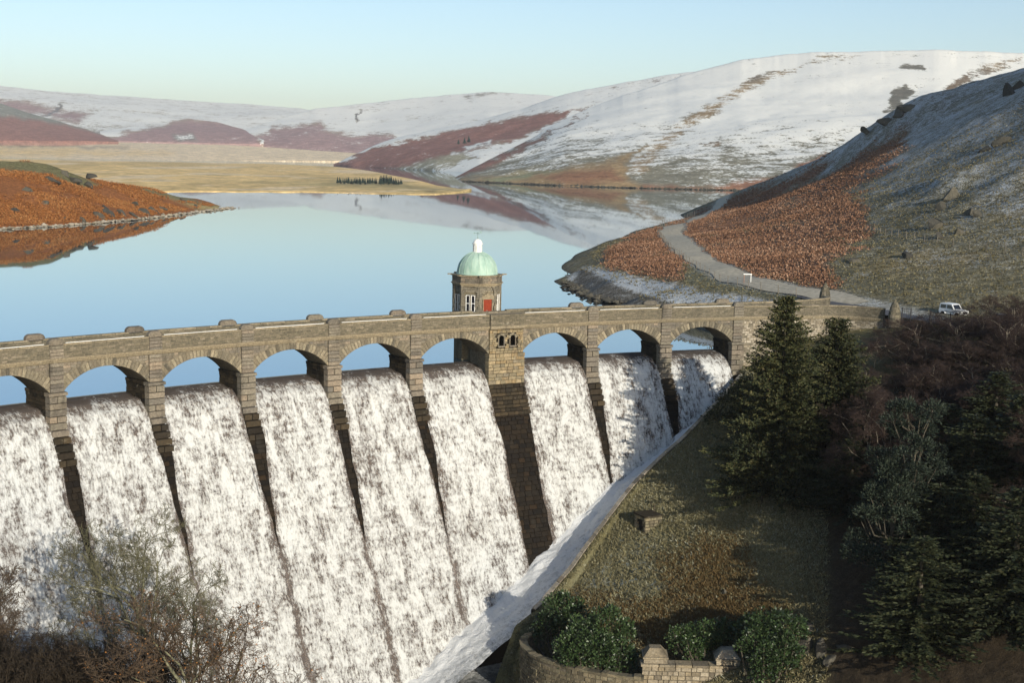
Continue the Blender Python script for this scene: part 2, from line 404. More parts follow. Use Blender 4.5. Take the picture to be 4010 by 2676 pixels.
# the big white hill on the right
def big_snow(u, v, V):
    t = np.clip((V[..., 2] - 6) / 70, 0, 1)
    return .34 + .56 * t + .10 * fbm(V[..., :2] * .012, 4, 95)
loft('hill', [(1045, 410, W, 408.5, 1450), (1062, 416, W, 399, 1500), (1100, 418, W, 377, 1600), (1150, 420, W, 352, 1700), (1200, 422, W, 328, 1750), (1300, 427, W, 271, 1850), (1400, 430, W, 229, 1950), (1480, 432, W, 203, 2000), (1530, 433, W, 186, 2050), (1600, 435, W, 162, 2100), (1700, 437, W, 137, 2150), (1800, 440, W, 124, 2200), (1890, 442, W, 118.5, 2200), (2000, 445, W, 117, 2200), (2150, 448, W, 114, 2200), (2350, 452, W, 121, 2250), (2900, 470, W, 150, 2300)],
     'mid_ground', (.27, .25, .18), .8, [
         ([(1000, 396), (1100, 380), (1130, 366), (1200, 330), (1300, 288), (1345, 258), (1330, 275), (1240, 320), (1180, 352), (1130, 380), (1050, 404)], RED, .15, 6),
         ([(1060, 412), (1160, 402), (1290, 388), (1420, 368), (1480, 330), (1440, 380), (1440, 412), (1500, 438), (1240, 436), (1060, 425)], (.40, .27, .135), .12, 8),
         ([(1240, 405), (1400, 385), (1430, 415), (1300, 425)], (.33, .17, .09), .02, 8),
         ([(1110, 415), (1200, 396), (1290, 390), (1200, 412), (1150, 424)], (.30, .29, .16), .15, 6),
         ([(1440, 395), (1480, 345), (1545, 290), (1630, 235), (1700, 192), (1790, 160), (1880, 140), (1840, 160), (1720, 210), (1640, 262), (1560, 320), (1500, 362), (1480, 400)], (.40, .29, .165), .52, 9),
         ([(1700, 195), (1745, 172), (1800, 158), (1750, 185)], (.18, .15, .11), .25, 5),
         ([(1860, 128), (1990, 122), (1950, 134), (1840, 146)], (.42, .33, .21), .55, 5),
         ([(2040, 205), (2085, 195), (2100, 210), (2060, 250), (2030, 262), (2045, 225)], (.16, .15, .12), .2, 6),
         ([(2060, 152), (2120, 150), (2125, 162), (2070, 160)], (.16, .15, .12), .2, 4),
         ([(2160, 205), (2210, 168), (2330, 140), (2300, 156), (2230, 180), (2190, 215)], (.20, .15, .10), .3, 6),
         ([(2240, 150), (2350, 128), (2350, 142), (2250, 158)], (.40, .30, .19), .5, 6),
         ([(1600, 330), (1645, 325), (1640, 330)], (.28, .16, .10), .1, 4),
         ([(1460, 442), (1480, 425), (1620, 432), (1700, 418), (1820, 405), (1780, 440), (1650, 450)], (.34, .175, .105), .12, 6),
         ([(1820, 385), (1900, 350), (1860, 385), (1800, 405)], (.30, .15, .10), .12, 5)],
     rows=90, gamma=1.25, amp=9, nscale=.006, seed=15, snowfn=big_snow)
# pale plain behind the far arm of the lake, and the red hill on its left
loft('plain', [(-400, 373, 3100, 319, 4700), (0, 372, 3200, 323, 4700), (250, 371, 3300, 326, 4700), (420, 369.5, 3450, 330, 4700), (520, 369, 3700, 332, 4700), (650, 369, 3900, 340, 4750), (800, 369.5, 4000, 350, 4700), (900, 370, 4000, 358, 4650)],
     'far_ground', PALE, -.4, [([(-400, 322), (0, 326), (180, 334), (300, 338), (-400, 338)], (.36, .26, .15), -.4, 5), ([(-400, 340), (100, 342), (400, 352), (-400, 362)], TAN, -.4, 8)], amp=4, nscale=.003, seed=16, edge=.4)
loft('hill', [(-400, 323, 4300, 190, 5100), (0, 323, 4300, 237, 5000), (60, 323, 4300, 258, 4950), (130, 324, 4300, 277, 4900), (200, 324, 4400, 297, 4850), (272, 325, 4500, 323, 4700)],
     'far_ground', GREYGREEN, .22, [([(-400, 255), (0, 268), (60, 272), (150, 285), (280, 322), (280, 345), (-400, 345)], RED, -.2, 5)], amp=8, nscale=.002, seed=17, back=.1)
# tan meadow on the left shore, a low tongue reaching into the lake
def meadow():
    c = np.array([(-400, 452, 372), (0, 446, 372), (300, 442, 372), (420, 441, 373), (600, 441, 375), (770, 443, 382), (900, 446, 402), (1000, 447, 425), (1060, 441.5, 434), (1082, 437.5, 437)], float)
    c[:, 2] = np.minimum(onz(c[:, 0], c[:, 2], 0.3)[:, 1], 3300)
    px = np.arange(-400, 1083, 3.0); yb = np.interp(px, c[:, 0], c[:, 1]); Dt = np.interp(px, c[:, 0], c[:, 2])
    yb = yb + fbm(np.stack([px * .02, px * 0], -1), 4, 3) * 1.0
    Db = onz(px, yb, 0.)[:, 1]; rows = 70
    t = np.linspace(0, 1, rows)[:, None]
    D = Db + (np.maximum(Dt, Db + 5) - Db) * t ** 1.4
    x, y, z = ray(px, yb)
    V = np.stack([x / y * D, D, 0 * D], -1)
    left = np.clip((500 - px) / 500, 0, 1.3)
    V[..., 2] = .35 + np.sin(math.pi * np.clip(t * 1.02, 0, 1)) * (1.6 + 3.6 * left) + t * left * 5 + fbm(V[..., :2] * .006, 4, 5) * 1.5 * np.sin(math.pi * t)
    V[0, :, 2] = .25; V[-1, :, 2] = np.where(px > 430, -.3, V[-1, :, 2])
    foot = V[0].copy(); foot[:, 1] -= 1.2; foot[:, 2] = -1.5
    V = np.concatenate([foot[None], V], 0)
    u, v = proj(V); col = np.empty(V.shape); col[:] = TAN; snow = np.zeros(V.shape[:2])
    j = fbm(np.stack([u * .012, v * .12], -1), 5, 6)
    w = np.clip((j - .08) * 4, 0, 1) * .8; blend(col, snow, w * .7, (.52, .38, .17))
    w = np.clip((fbm(np.stack([u * .006, v * .2], -1), 3, 8) - .15) * 4, 0, 1) * .7; blend(col, snow, w, PALE)
    w = poly_w(u, v + j * 8, [(820, 412), (1000, 428), (1090, 438), (1000, 442), (700, 424), (560, 420)], 7) * .7; blend(col, snow, w, (.34, .29, .14))
    V2 = np.concatenate([np.zeros((1, len(px))), np.ones((rows, len(px)))], 0); blend(col, snow, 1 - V2, (.07, .05, .03))
    me = mesh_np('meadow', V.reshape(-1, 3), grid_faces(*V.shape[:2]), M['far_ground'], dict(Col=('FLOAT_COLOR', col.reshape(-1, 3)), snow=('FLOAT', snow.ravel() - .4)), smooth=True)
    ob('meadow', me, kind='structure')
meadow()
# bracken headland on the left shore
HEAD = loft('hill', [(-400, 585, W, 395, 420), (-150, 545, W, 380, 440), (0, 526, W, 369, 470), (60, 523, W, 370, 475), (110, 520, W, 377, 480), (200, 514, W, 410, 500), (300, 505, W, 426, 520), (350, 500, W, 434, 535), (430, 490, W, 460, 556), (500, 481.5, W, 473, 574), (538, 476.5, W, 476, 586)],
     'near_ground', ORANGE, -.7, [([(-400, 350), (0, 362), (130, 372), (230, 425), (180, 430), (110, 400), (40, 390), (-400, 400)], OLIVE, -.7, 6),
         ([(340, 436), (440, 462), (540, 476), (520, 492), (450, 480), (400, 458)], (.42, .33, .15), -.7, 6),
         ([(300, 426), (420, 450), (500, 474), (430, 466), (330, 440)], (.22, .20, .10), -.7, 4)], rows=70, gamma=1.15, amp=1.6, nscale=.05, seed=18, step=2.0, back=.35)

# ---- the lake
def lake():
    A = np.linspace(-60, 97, 60); inner = Pn(A, 4.25, 0.0)
    th = np.linspace(math.radians(176), math.radians(38), 60)
    rowsv = [inner]
    for q in (.02, .06, .15, .4, 1.0):
        far = np.stack([CX + 8600 * np.cos(th), 150 + 8600 * np.sin(th), 0 * th], -1)
        rowsv.append(inner * (1 - q) + far * q)
    V = np.stack(rowsv, 0)
    n = N('lake_water'); p = n.pos()
    n.b.inputs['IOR'].default_value = 1.333
    f = n.noise(n.mapv(p, (1, .35, 1)), .8, 3, .5); g = n.noise(p, .05, 2, .5); w = n.noise(n.mapv(p, (.6, 1.6, 1)), .012, 3, .5)
    n.bump(n.math('MULTIPLY', n.math('ADD', f, g), n.math('ADD', .35, n.step(w, .5, .7))), .05, .05)
    n.done((.010, .032, .055), .02, .5)
    gl = n.n('ShaderNodeBsdfGlossy'); gl.inputs['Roughness'].default_value = .02; gl.inputs['Color'].default_value = (.78, .88, .94, 1)
    bnode = [x for x in n.t.nodes if x.type == 'BUMP'][0]; n.t.links.new(bnode.outputs[0], gl.inputs['Normal'])
    mx = n.n('ShaderNodeMixShader'); mx.inputs[0].default_value = .42
    n.t.links.new(n.b.outputs[0], mx.inputs[1]); n.t.links.new(gl.outputs[0], mx.inputs[2]); n.t.links.new(mx.outputs[0], n.out.inputs[0])
    ob('lake', mesh_np('lake', V.reshape(-1, 3), grid_faces(6, 60), n.m, smooth=True), kind='structure')
lake()

# ---- right-hand hillside upstream of the dam: a height field through surveyed points, with unseen ones raised for shade
def tps_fit(pts):
    X = pts[:, :2] / 100.; n = len(X)
    d = np.sqrt(((X[:, None] - X[None]) ** 2).sum(-1)); Kk = np.where(d > 0, d * d * np.log(d + 1e-12), 0)
    Kk += np.eye(n) * .002
    Pm = np.concatenate([np.ones((n, 1)), X], 1)
    A = np.zeros((n + 3, n + 3)); A[:n, :n] = Kk; A[:n, n:] = Pm; A[n:, :n] = Pm.T
    w = np.linalg.solve(A, np.concatenate([pts[:, 2], np.zeros(3)]))
    return X, w
def tps_eval(fit, x, y):
    X, w = fit; sh = np.shape(x); q = np.stack([np.ravel(x), np.ravel(y)], -1) / 100.
    out = np.zeros(len(q)); n = len(X)
    for i in range(0, len(q), 20000):
        d2 = ((q[i:i + 20000, None] - X[None]) ** 2).sum(-1)
        out[i:i + 20000] = (.5 * d2 * np.log(d2 + 1e-12)) @ w[:n] + w[n] + q[i:i + 20000] @ w[n + 1:]
    return out.reshape(sh)
GP = []
def gz(u, v, z): GP.append(onz(u, v, z))
def gd(u, v, D): GP.append(at(u, v, D))
def gw(x, y, z): GP.append(np.array([x, y, z], float))
TRACK = [(2110, 733, 4.4), (2040, 716, 4.45), (1960, 700, 4.5), (1880, 681, 4.6), (1800, 664, 4.8), (1715, 644, 4.9), (1655, 618, 5.1), (1600, 588, 5.2), (1562, 560, 5.2), (1540, 533, 5.3), (1562, 516, 5.2), (1605, 497, 5.1), (1650, 474, 5.0), (1692, 452, 5.0)]
for q in TRACK: gz(*q)
for q in [(2200, 745, 4.4), (2300, 770, 4.3), (2400, 790, 4.3)]: gz(*q)
# shore, pitched bank and the bench behind the dam
for (u, v) in [(1460, 702), (1400, 696), (1345, 674), (1313, 656), (1322, 632)]: gz(u, v, 0.)
for (u, v, z) in [(1345, 617, 2.6), (1400, 642, 2.6), (1480, 678, 2.5), (1530, 692, 2.5), (1590, 668, 3.1), (1680, 684, 3.6), (1770, 692, 4.1), (1500, 640, 3.0), (1400, 622, 2.9)]: gz(u, v, z)
for (u, v, z) in [(1380, 598, 2.6), (1395, 578, 3.0), (1440, 552, 3.8), (1480, 533, 4.6), (1510, 523, 5.2), (1450, 600, 3.6), (1500, 570, 4.6), (1540, 600, 4.6), (1580, 640, 3.9), (1640, 645, 4.2), (1720, 660, 4.5)]: gz(u, v, z)
for (x, y, z) in [(-12, 236, -6), (-10, 270, -7), (0, 310, -5), (10, 350, -4), (22, 420, -3), (40, 500, -3), (80, 640, -3), (100, 760, -2), (120, 900, -2), (0, 205, -5), (14, 185, -6), (26, 178, -2.0), (33, 180, 2.5)]: gw(x, y, z)
# hillside above the track
for q in [(1700, 600, 246), (1780, 630, 216), (1880, 650, 196), (1980, 660, 186), (2120, 680, 176), (2300, 690, 170), (1640, 540, 330), (1740, 570, 265), (1900, 590, 216), (2100, 610, 198), (2300, 630, 185), (2400, 640, 180),
          (1640, 488, 470), (1720, 520, 330), (1850, 490, 300), (2000, 470, 275), (2200, 450, 250), (2350, 440, 235), (2450, 430, 230),
          (1750, 452, 480), (1900, 402, 420), (2050, 345, 370), (2200, 300, 335), (2350, 290, 300),
          (1692, 448, 650), (1770, 412, 590), (1850, 377, 540), (1930, 335, 490), (2000, 289, 450), (2060, 246, 430), (2100, 225, 425), (2180, 209, 425), (2250, 196, 420), (2350, 172, 400), (2500, 120, 380)]: gd(*q)
for (u, v, D, dz) in [(1770, 412, 760, -9), (1930, 335, 650, -14), (2060, 246, 560, -16), (2250, 196, 540, -14), (2500, 120, 520, -12)]:
    q = at(u, v, D); gw(q[0], q[1], at(u, v, D * .8)[2] + dz)
for q in [(175, 225, 72), (215, 300, 100), (230, 200, 105), (150, 150, 38), (130, 100, 26), (200, 120, 70), (110, 140, 13), (85, 142, 6.0), (70, 146, 5.0), (260, 420, 95), (300, 300, 110)]: gw(*q)  # unseen land past the right edge, raised to cast shade on the upper slope
GFIT = tps_fit(np.array(GP))
def hill_z(x, y): return tps_eval(GFIT, x, y)
def bank_z(x, y):                 # valley side below the dam
    a, r = arc_r(np.asarray(x, float), np.asarray(y, float))
    z = toez(a) + .75 + .13 * np.minimum(r + 8, 0) + np.clip((-r - 60) / 60, 0, 2) * 3
    return z
BRACKEN = [(1548, 520), (1560, 545), (1610, 590), (1680, 625), (1800, 655), (1885, 668), (1932, 672), (1905, 610), (1990, 548), (1985, 480), (1950, 450), (2085, 345), (2075, 300), (1960, 362), (1830, 420), (1690, 462), (1600, 492)]
KNOB = [(1385, 600), (1400, 575), (1470, 535), (1512, 522), (1530, 545), (1575, 600), (1560, 650), (1480, 632), (1400, 622)]
def hillside():
    az = np.radians(np.linspace(96, 40, 360)); Dd = np.concatenate([np.geomspace(105, 149, 24), np.geomspace(150, 300, 150), np.geomspace(303, 800, 110)])
    X = Dd[:, None] * np.cos(az) / np.sin(az); Y = Dd[:, None] + 0 * X
    Z = hill_z(X, Y)
    dist = np.clip((Y - 150) / 200, .3, 1)
    u, v = proj(np.stack([X, Y, Z], -1))
    j = fbm(np.stack([X, Y], -1) * .05, 4, 22)
    j2 = fbm(np.stack([X, Y], -1) * .16, 4, 26)
    br = np.maximum(poly_w(u + j * 34 + j2 * 30, v + j * 18 + j2 * 18, BRACKEN, 16), poly_w(u + j * 10 + j2 * 8, v + j * 6 + j2 * 6, KNOB, 7)) * np.clip(1.15 + j2 * 1.2, 0.15, 1)
    up = np.clip((Z - 8) / 12, 0, 1)
    bumps = fbm(np.stack([X, Y], -1) * .11, 4, 21) * .45 + np.abs(fbm(np.stack([X, Y], -1) * .35, 3, 24)) * .35
    rocky = np.clip(fbm(np.stack([X, Y], -1) * .035, 3, 33) - .18, 0, 1) * 6 * np.clip((u - 2000) / 150, 0, 1) * up
    trk = np.full(X.shape, 1e9)
    TP = np.array([onz(*q) for q in TRACK])
    for a_, b_ in zip(TP[:-1], TP[1:]):
        L = ((b_ - a_)[:2] ** 2).sum(); t = np.clip(((X - a_[0]) * (b_[0] - a_[0]) + (Y - a_[1]) * (b_[1] - a_[1])) / L, 0, 1)
        trk = np.minimum(trk, np.hypot(X - a_[0] - t * (b_ - a_)[0], Y - a_[1] - t * (b_ - a_)[1]))
    flat = np.clip((trk - 3.0) / 4, 0, 1)
    Z = Z + (bumps + rocky) * flat * np.clip((Z + .5) / 2, 0, 1)
    V = np.stack([X, Y, Z], -1)
    col = np.empty(V.shape); col[:] = (.185, .165, .10); snow = np.full(X.shape, .16) + .30 * np.clip((Z - 7) / 12, 0, 1) + .12 * j + .2 * fbm(np.stack([X, Y], -1) * .4, 3, 91)
    blend(col, snow, np.clip((j - .1) * 3, 0, 1) * .6, (.27, .21, .10))
    blend(col, snow, poly_w(u, v, [(1300, 640), (1345, 612), (1420, 625), (1500, 645), (1600, 662), (1790, 690), (1700, 720), (1450, 720)], 6), (.38, .35, .28), .68)
    blend(col, snow, poly_w(u, v, [(1310, 665), (1330, 620), (1345, 620), (1400, 648), (1480, 682), (1545, 694), (1500, 720), (1380, 700)], 3), (.13, .12, .10), .22)
    blend(col, snow, poly_w(u, v, [(1370, 608), (1385, 580), (1440, 548), (1470, 533), (1462, 552), (1420, 580), (1400, 600)], 5), (.09, .09, .085), .25)
    blend(col, snow, br, (.22, .125, .08), .06)
    blend(col, snow, poly_w(u, v, [(1560, 640), (1590, 610), (1700, 640), (1880, 678), (1780, 690), (1600, 665)], 6) * (1 - br), (.20, .19, .12), .12)
    blend(col, snow, np.clip(1 - (trk - 2.2) / 1.8, 0, 1), (.36, .34, .27), .35)
    blend(col, snow, np.clip((.5 - Z) / .5, 0, 1), (.10, .095, .08), -.3)
    # leave out what lies under the dam, the road apron and the valley below
    a, r = arc_r(X, Y)
    keep = ((r > -1.5) & ((r > 3.0) | (a > 84)) | (a > 101) & (r > -12)) & (Y > 149) | (X > 78)
    F = grid_faces(*X.shape); ok = keep.ravel()[F].all(1)
    me = mesh_np('hillside', V.reshape(-1, 3), F[ok], M['near_ground'], dict(Col=('FLOAT_COLOR', col.reshape(-1, 3)), snow=('FLOAT', snow.ravel())), smooth=True)
    ob('hillside', me, kind='structure')
    return V, br, u, v, trk
HV, HBR, HU, HVV, HTRK = hillside()

# ================================================================ THE DAM
dam = empty('dam', P(49.7, -14, -28), 'curved stone masonry dam with arched spillway bays between the hills', 'dam')
A0, A1 = -24.0, 80.3
def sweep(path, prof_pts, closed=False):
    """path: list of (origin Vector, outward Vector); profile (offset along outward, z)."""
    n, m = len(path), len(prof_pts)
    V = np.array([[(o[0] + d[0] * q, o[1] + d[1] * q, z) for (q, z) in prof_pts] for (o, d) in path])
    return V.reshape(-1, 3), grid_faces(n, m)
def arc_path(a0, a1, n):
    out = []
    for a in np.linspace(a0, a1, n):
        th = TH0 - a / R; out.append((P(a, 0, 0), (math.cos(th), math.sin(th))))
    return out
def sweep_ob(name, path, pr, mat, parent, smooth=False, closed=True, **kw):
    pr = list(pr) + ([pr[0]] if closed else [])
    V, F = sweep(path, pr)
    V = list(map(tuple, V)); F = [tuple(f) for f in F]
    if closed:
        m = len(pr); n = len(path)
        F.append(tuple(range(m - 1))); F.append(tuple((n - 1) * m + i for i in range(m - 2, -1, -1)))
    b = MB(); b.add(V, F, .5)
    return b.ob(name, mat, parent, smooth=smooth, **kw)
def stones(mb, a0, a1, z0, z1, h, l0, l1, r_fn, depth=.04, inset=.018, back=.12, keep=None, jit=.5, hv=.25):
    """courses of squared stones on a surface r_fn(z) of the curved dam"""
    z = z0; k = 0
    while z < z1 - .03:
        hh = min(h * random.uniform(1 - hv, 1 + hv), z1 - z)
        if z1 - (z + hh) < h * .35: hh = z1 - z
        a = a0 - random.uniform(0, l0) * (k % 2)
        while a < a1:
            l = random.uniform(l0, l1); b = min(a + l, a1); a_ = max(a, a0)
            if b - a_ > .08 and (keep is None or keep(a_, b, z, z + hh)):
                d = random.uniform(.2, 1) * depth; g = .012
                ra, rb = r_fn(z), r_fn(z + hh)
                i = inset
                vs = [P(a_ + g, ra + back, z + g), P(b - g, ra + back, z + g), P(b - g, rb + back, z + hh - g), P(a_ + g, rb + back, z + hh - g),
                      P(a_ + g + i, ra - d, z + g + i), P(b - g - i, ra - d * random.uniform(.7, 1.1), z + g + i), P(b - g - i, rb - d, z + hh - g - i), P(a_ + g + i, rb - d * random.uniform(.7, 1.1), z + hh - g - i)]
                mb.add(vs, [(4, 5, 6, 7), (0, 4, 7, 3), (5, 1, 2, 6), (0, 1, 5, 4), (7, 6, 2, 3)])
            a = a + l
        z += hh; k += 1
# ---- body of the dam (what the water runs over) and its stepped masonry
zz = [q[1] for q in PROF if q[1] > -32] + [-30.5]
body_pr = [(q[0] + .06, q[1] - .06) for q in PROF if q[1] >= -30] + [(-13.9, -33), (9, -33), (9, -8), (4.32, -.5)]
sweep_ob('spillway_body', arc_path(A0 - 30, 82, 90), [(q[0], q[1]) for q in body_pr], M['wet'], dam)
fs = MB()
def on_face(a_, b, z, z2): return z2 > toez((a_ + b) / 2) - 1.4
stones(fs, A0, A1, -29, -1.2, .46, .55, 1.15, prof, depth=.06, inset=.014, keep=on_face)
fs.ob('spillway_stone', M['wet'], dam, kind='stuff')

# ---- arches: every bay a copy of the first
HS = SPAN / 2; RISE = 1.92; RA = (HS * HS + RISE * RISE) / (2 * RISE); ZA = Z_IMP + RISE - RA; AMAX = math.asin(HS / RA)
ZT = Z_COR - .02
def intr(x): return ZA + math.sqrt(max(RA * RA - x * x, 0))
NV = 27
vmesh = []
for k in range(NV):
    t0 = -AMAX + 2 * AMAX * k / NV; t1 = -AMAX + 2 * AMAX * (k + 1) / NV; g = .0065
    e = abs((k + .5) / NV - .5) * 2
    L = .66 + .42 * e ** 2 + random.uniform(-.05, .05)
    if k == NV // 2: L = .69
    pr = -.05 if k == NV // 2 else -random.uniform(.012, .04)
    b = MB(); a_, b_ = t0 + g, t1 - g
    q = [(RA * math.sin(a_), ZA + RA * math.cos(a_)), (RA * math.sin(b_), ZA + RA * math.cos(b_)), ((RA + L) * math.sin(b_), min(ZA + (RA + L) * math.cos(b_), ZT)), ((RA + L) * math.sin(a_), min(ZA + (RA + L) * math.cos(a_), ZT))]
    cx_ = sum(p[0] for p in q) / 4; cz_ = sum(p[1] for p in q) / 4
    qi = [(cx_ + (p[0] - cx_) * .84, cz_ + (p[1] - cz_) * .94) for p in q]
    b.add([(p[0], .3, p[1]) for p in q] + [(p[0], pr + .02, p[1]) for p in q] + [(p[0], pr - .006, p[1]) for p in qi],
          [(8, 9, 10, 11)] + [(4 + i, 4 + (i + 1) % 4, 8 + (i + 1) % 4, 8 + i) for i in range(4)] + [(i, (i + 1) % 4, 4 + (i + 1) % 4, 4 + i) for i in range(4)], .0)
    vmesh.append(b.mesh('voussoir', M['voussoir']))
# spandrel wall of one bay, both faces, with the vault between them
def spandrel_mesh():
    b = MB(); n = 28; xs = np.linspace(-HS, HS, n + 1)
    V = []; 
    for y in (.03, 4.17):
        for x in xs: V += [(x, y, intr(x)), (x, y, ZT + .1)]
    F = []; m = 2 * (n + 1)
    for i in range(n):
        F.append((2 * i, 2 * i + 2, 2 * i + 3, 2 * i + 1)); F.append((m + 2 * i + 2, m + 2 * i, m + 2 * i + 1, m + 2 * i + 3))
        F.append((2 * i + 2, 2 * i, m + 2 * i, m + 2 * i + 2))
    b.add(V, F, .3); return b.mesh('spandrel', M['mortar'])
sp_mesh = spandrel_mesh()
def spandrel_stones():
    b = MB(); z = Z_IMP
    while z < ZT - .05:
        h = random.uniform(.17, .27); z2 = min(z + h, ZT); x = -HS
        while x < HS:
            l = random.uniform(.3, .75); x2 = min(x + l, HS)
            out = True
            for (xx, zz_) in ((x, z), (x2, z), (x, z2), (x2, z2)):
                rr = math.hypot(xx, zz_ - ZA); e = min(1, abs(math.atan2(xx, zz_ - ZA)) / AMAX)
                if rr < RA + .62 + .42 * e * e: out = False
            if out and x2 - x > .1:
                b.box(x + .008, x2 - .008, -random.uniform(.0, .025), .2, z + .008, z2 - .008, inset=.012)
            x = x2
        z = z2
    return b.mesh('spandrel_stone', M['ashlar'])
ss_mesh = spandrel_stones()
rail = MB(); rail.box(-HS + .35, HS - .35, -.04, .04, 0, .045); rail_mesh = rail.mesh('handrail', M['white_paint'])
posts_r = MB()
SHOW = range(1, len(BAYC))
for i in SHOW:
    F_ = frame(BAYC[i])
    arch = ob('arch', sp_mesh, dam, F_)
    ob('spandrel_stone', ss_mesh, arch, F_, kind='stuff')
    for me in vmesh: ob('voussoir', me, arch, F_)
    ob('handrail', rail_mesh, dam, frame(BAYC[i], Z_PAR + .03, .12))

# ---- piers: lower pier of big blocks with an impost, pilaster above
def pier_meshes(w, wl):
    low = MB(); low.box(-wl / 2 + .06, wl / 2 - .06, .06, 4.2, -6.5, Z_IMP - .05)
    low.box(-w / 2 + .03, w / 2 - .03, -.02, 4.17, Z_IMP - .05, ZT + .1)
    return low.mesh('pier', M['damp'])
def block(x0, x1, y0, y1, z0, z1, name, mat, bev=.035):
    b = MB(); b.box(x0, x1, y0, y1, z0, z1, inset=bev, rnd=0.0); return b.mesh(name, mat)
WL = WP + .36
pm = pier_meshes(WP, WL)
low_blocks = []; z = Z_IMP
for k, h in enumerate([.34, .62, .56, .60, .58, .62, .58, .60, .62, .6, .6]):
    z0 = z - h; w = WL / 2 + (.09 if k == 0 else 0)
    y0 = -.22 - max(0, -(z0 + 1.4)) * .035
    y0 = min(y0, float(prof(min(z0, -.03))) - .28) if z0 < -1.6 else y0
    if k == 0: y0 -= .09
    splits = [(-w, w)] if k % 3 != 1 else [(-w, random.uniform(-.2, .2)), None]
    if splits[-1] is None: splits = [(-w, splits[0][1]), (splits[0][1], w)]
    for (xa, xb) in splits:
        mt = M['ashlar'] if k < 7 else M['damp']
        low_blocks.append(block(xa + .008, xb - .008, y0, .55, z0 + .008, z - .008, 'pier_block', mt))
    z = z0
flank = MB(); zf = Z_IMP
while zf > -3.2:
    hf = random.uniform(.26, .36)
    for sx in (-1, 1):
        yf = .56
        while yf < 4.2:
            lf = random.uniform(.5, 1.0); y2 = min(yf + lf, 4.25); xo = WL / 2 - .02 + random.uniform(0, .05) + (.1 if zf == Z_IMP else 0); xi = WL / 2 - .2
            xa, xb = (xi, xo) if sx > 0 else (-xo, -xi)
            flank.box(xa, xb, yf + .01, y2 - .01, zf - hf + .01, zf - .01, inset=.012); yf = y2
    zf -= hf
flank_mesh = flank.mesh('flank_stone', M['damp'])
up_blocks = []; z = Z_IMP; k = 0
while z < ZT - .1:
    h = .37 if z + .5 < ZT else ZT - z
    up_blocks.append(block(-WP / 2 + .006, WP / 2 - .006, -.11 - random.uniform(0, .02), .25, z + .006, z + h - .006, 'pilaster_block', M['ashlar'], .02)); z += h
par_block = MB()
zq = Z_ROAD - .1
while zq < Z_PAR - .02:
    par_block.box(-WP / 2, WP / 2, -.2, .46, zq + .006, min(zq + .3, Z_PAR) - .006, inset=.02); zq += .3
def cap_mesh(w, y0, y1):
    b = MB(); pts = [(-w / 2, Z_PAR - .02), (w / 2, Z_PAR - .02), (w / 2, Z_PAR + .20), (w / 2 - .14, Z_PAR + .40), (w / 2 - .36, Z_CAP + .06), (-w / 2 + .36, Z_CAP + .06), (-w / 2 + .14, Z_PAR + .40), (-w / 2, Z_PAR + .20)]
    ym = (y0 + y1) / 2
    n = len(pts); cxm, czm = 0, Z_PAR + .1
    rings = [(y0 + .12, .86), (y0, 1.0)] ; V = []
    for (y, s_) in [(y0, .80), (y0 + .14, 1), (y1 - .14, 1), (y1, .80)]:
        for p in pts: V.append((p[0] * s_, y, czm + (p[1] - czm) * (s_ if p[1] > czm else 1)))
    F = [tuple(range(n)), tuple(range(4 * n - 1, 3 * n - 1, -1))]
    for k in range(3): F += [(k * n + i, (k + 1) * n + i, (k + 1) * n + (i + 1) % n, k * n + (i + 1) % n) for i in range(n)]
    b.add(V, F, .0); return b.mesh('cap', M['ashlar'])
cap_near = cap_mesh(WP + .06, -.24, .52); cap_far = cap_mesh(WP + .5, 3.62, 4.36)
pb_mesh = par_block.mesh('parapet_pier', M['ashlar'])
for i in range(1, len(PIER)):
    if i == IB: continue
    F_ = frame(PIER[i] + WP / 2)
    pr_ = ob('pier', pm, dam, F_)
    for me in low_blocks: ob('pier_block', me, pr_, F_)
    for me in up_blocks: ob('pilaster_block', me, pr_, F_)
    ob('flank_stone', flank_mesh, pr_, F_, kind='stuff')
    ob('parapet_pier', pb_mesh, pr_, F_); ob('cap', cap_near, pr_, F_); ob('cap', cap_far, pr_, F_)
# ---- wide buttress under the valve tower, with two niches
bt = MB(); cB = PIER[IB] + WB / 2; FB = frame(cB)
bt.box(-WB / 2, WB / 2, 1.3, 4.2, -6, ZT + .1); bt.box(-WB / 2, WB / 2, .3, 1.29, -6, 2.1); bt.box(-WB / 2, WB / 2, .3, 1.29, 3.42, ZT + .1)
for (xa, xb) in ((-WB / 2, -.98), (-.26, .42), (1.14, WB / 2)): bt.box(xa, xb, .3, 1.285, 2.105, 3.415)

buttress = bt.ob('buttress', M['mortar'], dam, FB)
bs = MB(); 
def niche_free(x0, x1, z0, z1):
    for c_ in (-.62, .78):
        if x1 > c_ - .36 and x0 < c_ + .36 and z1 > 2.15 and z0 < 3.45: return False
    return True
z = Z_IMP
while z < ZT - .03:
    h = min(random.uniform(.2, .3), ZT - z); x = -WB / 2
    while x < WB / 2:
        l = random.uniform(.3, .6); x2 = min(x + l, WB / 2)
        if niche_free(x, x2, z, z + h): bs.box(x + .008, x2 - .008, -.16 - random.uniform(0, .03), .32, z + .008, z + h - .008, inset=.012)
        x = x2
    z += h
z = Z_IMP; bs2 = MB()
while z > -5:
    h = random.uniform(.34, .44); w = WB / 2 + .15; x = -w
    while x < w - .02:
        l = random.uniform(.5, 1.0); x2 = min(x + l, w)
        if w - x2 < .2: x2 = w
        y0 = -.30 - (.1 if z > Z_IMP - .1 else 0); y0 = min(y0, float(prof(min(z - h, -.03))) - .25) if z < -1.5 else y0
        (bs if z > -1.9 else bs2).box(x + .008, x2 - .008, y0 - random.uniform(0, .03), .5, z - h + .008, z - .008, inset=.015); x = x2
    z -= h
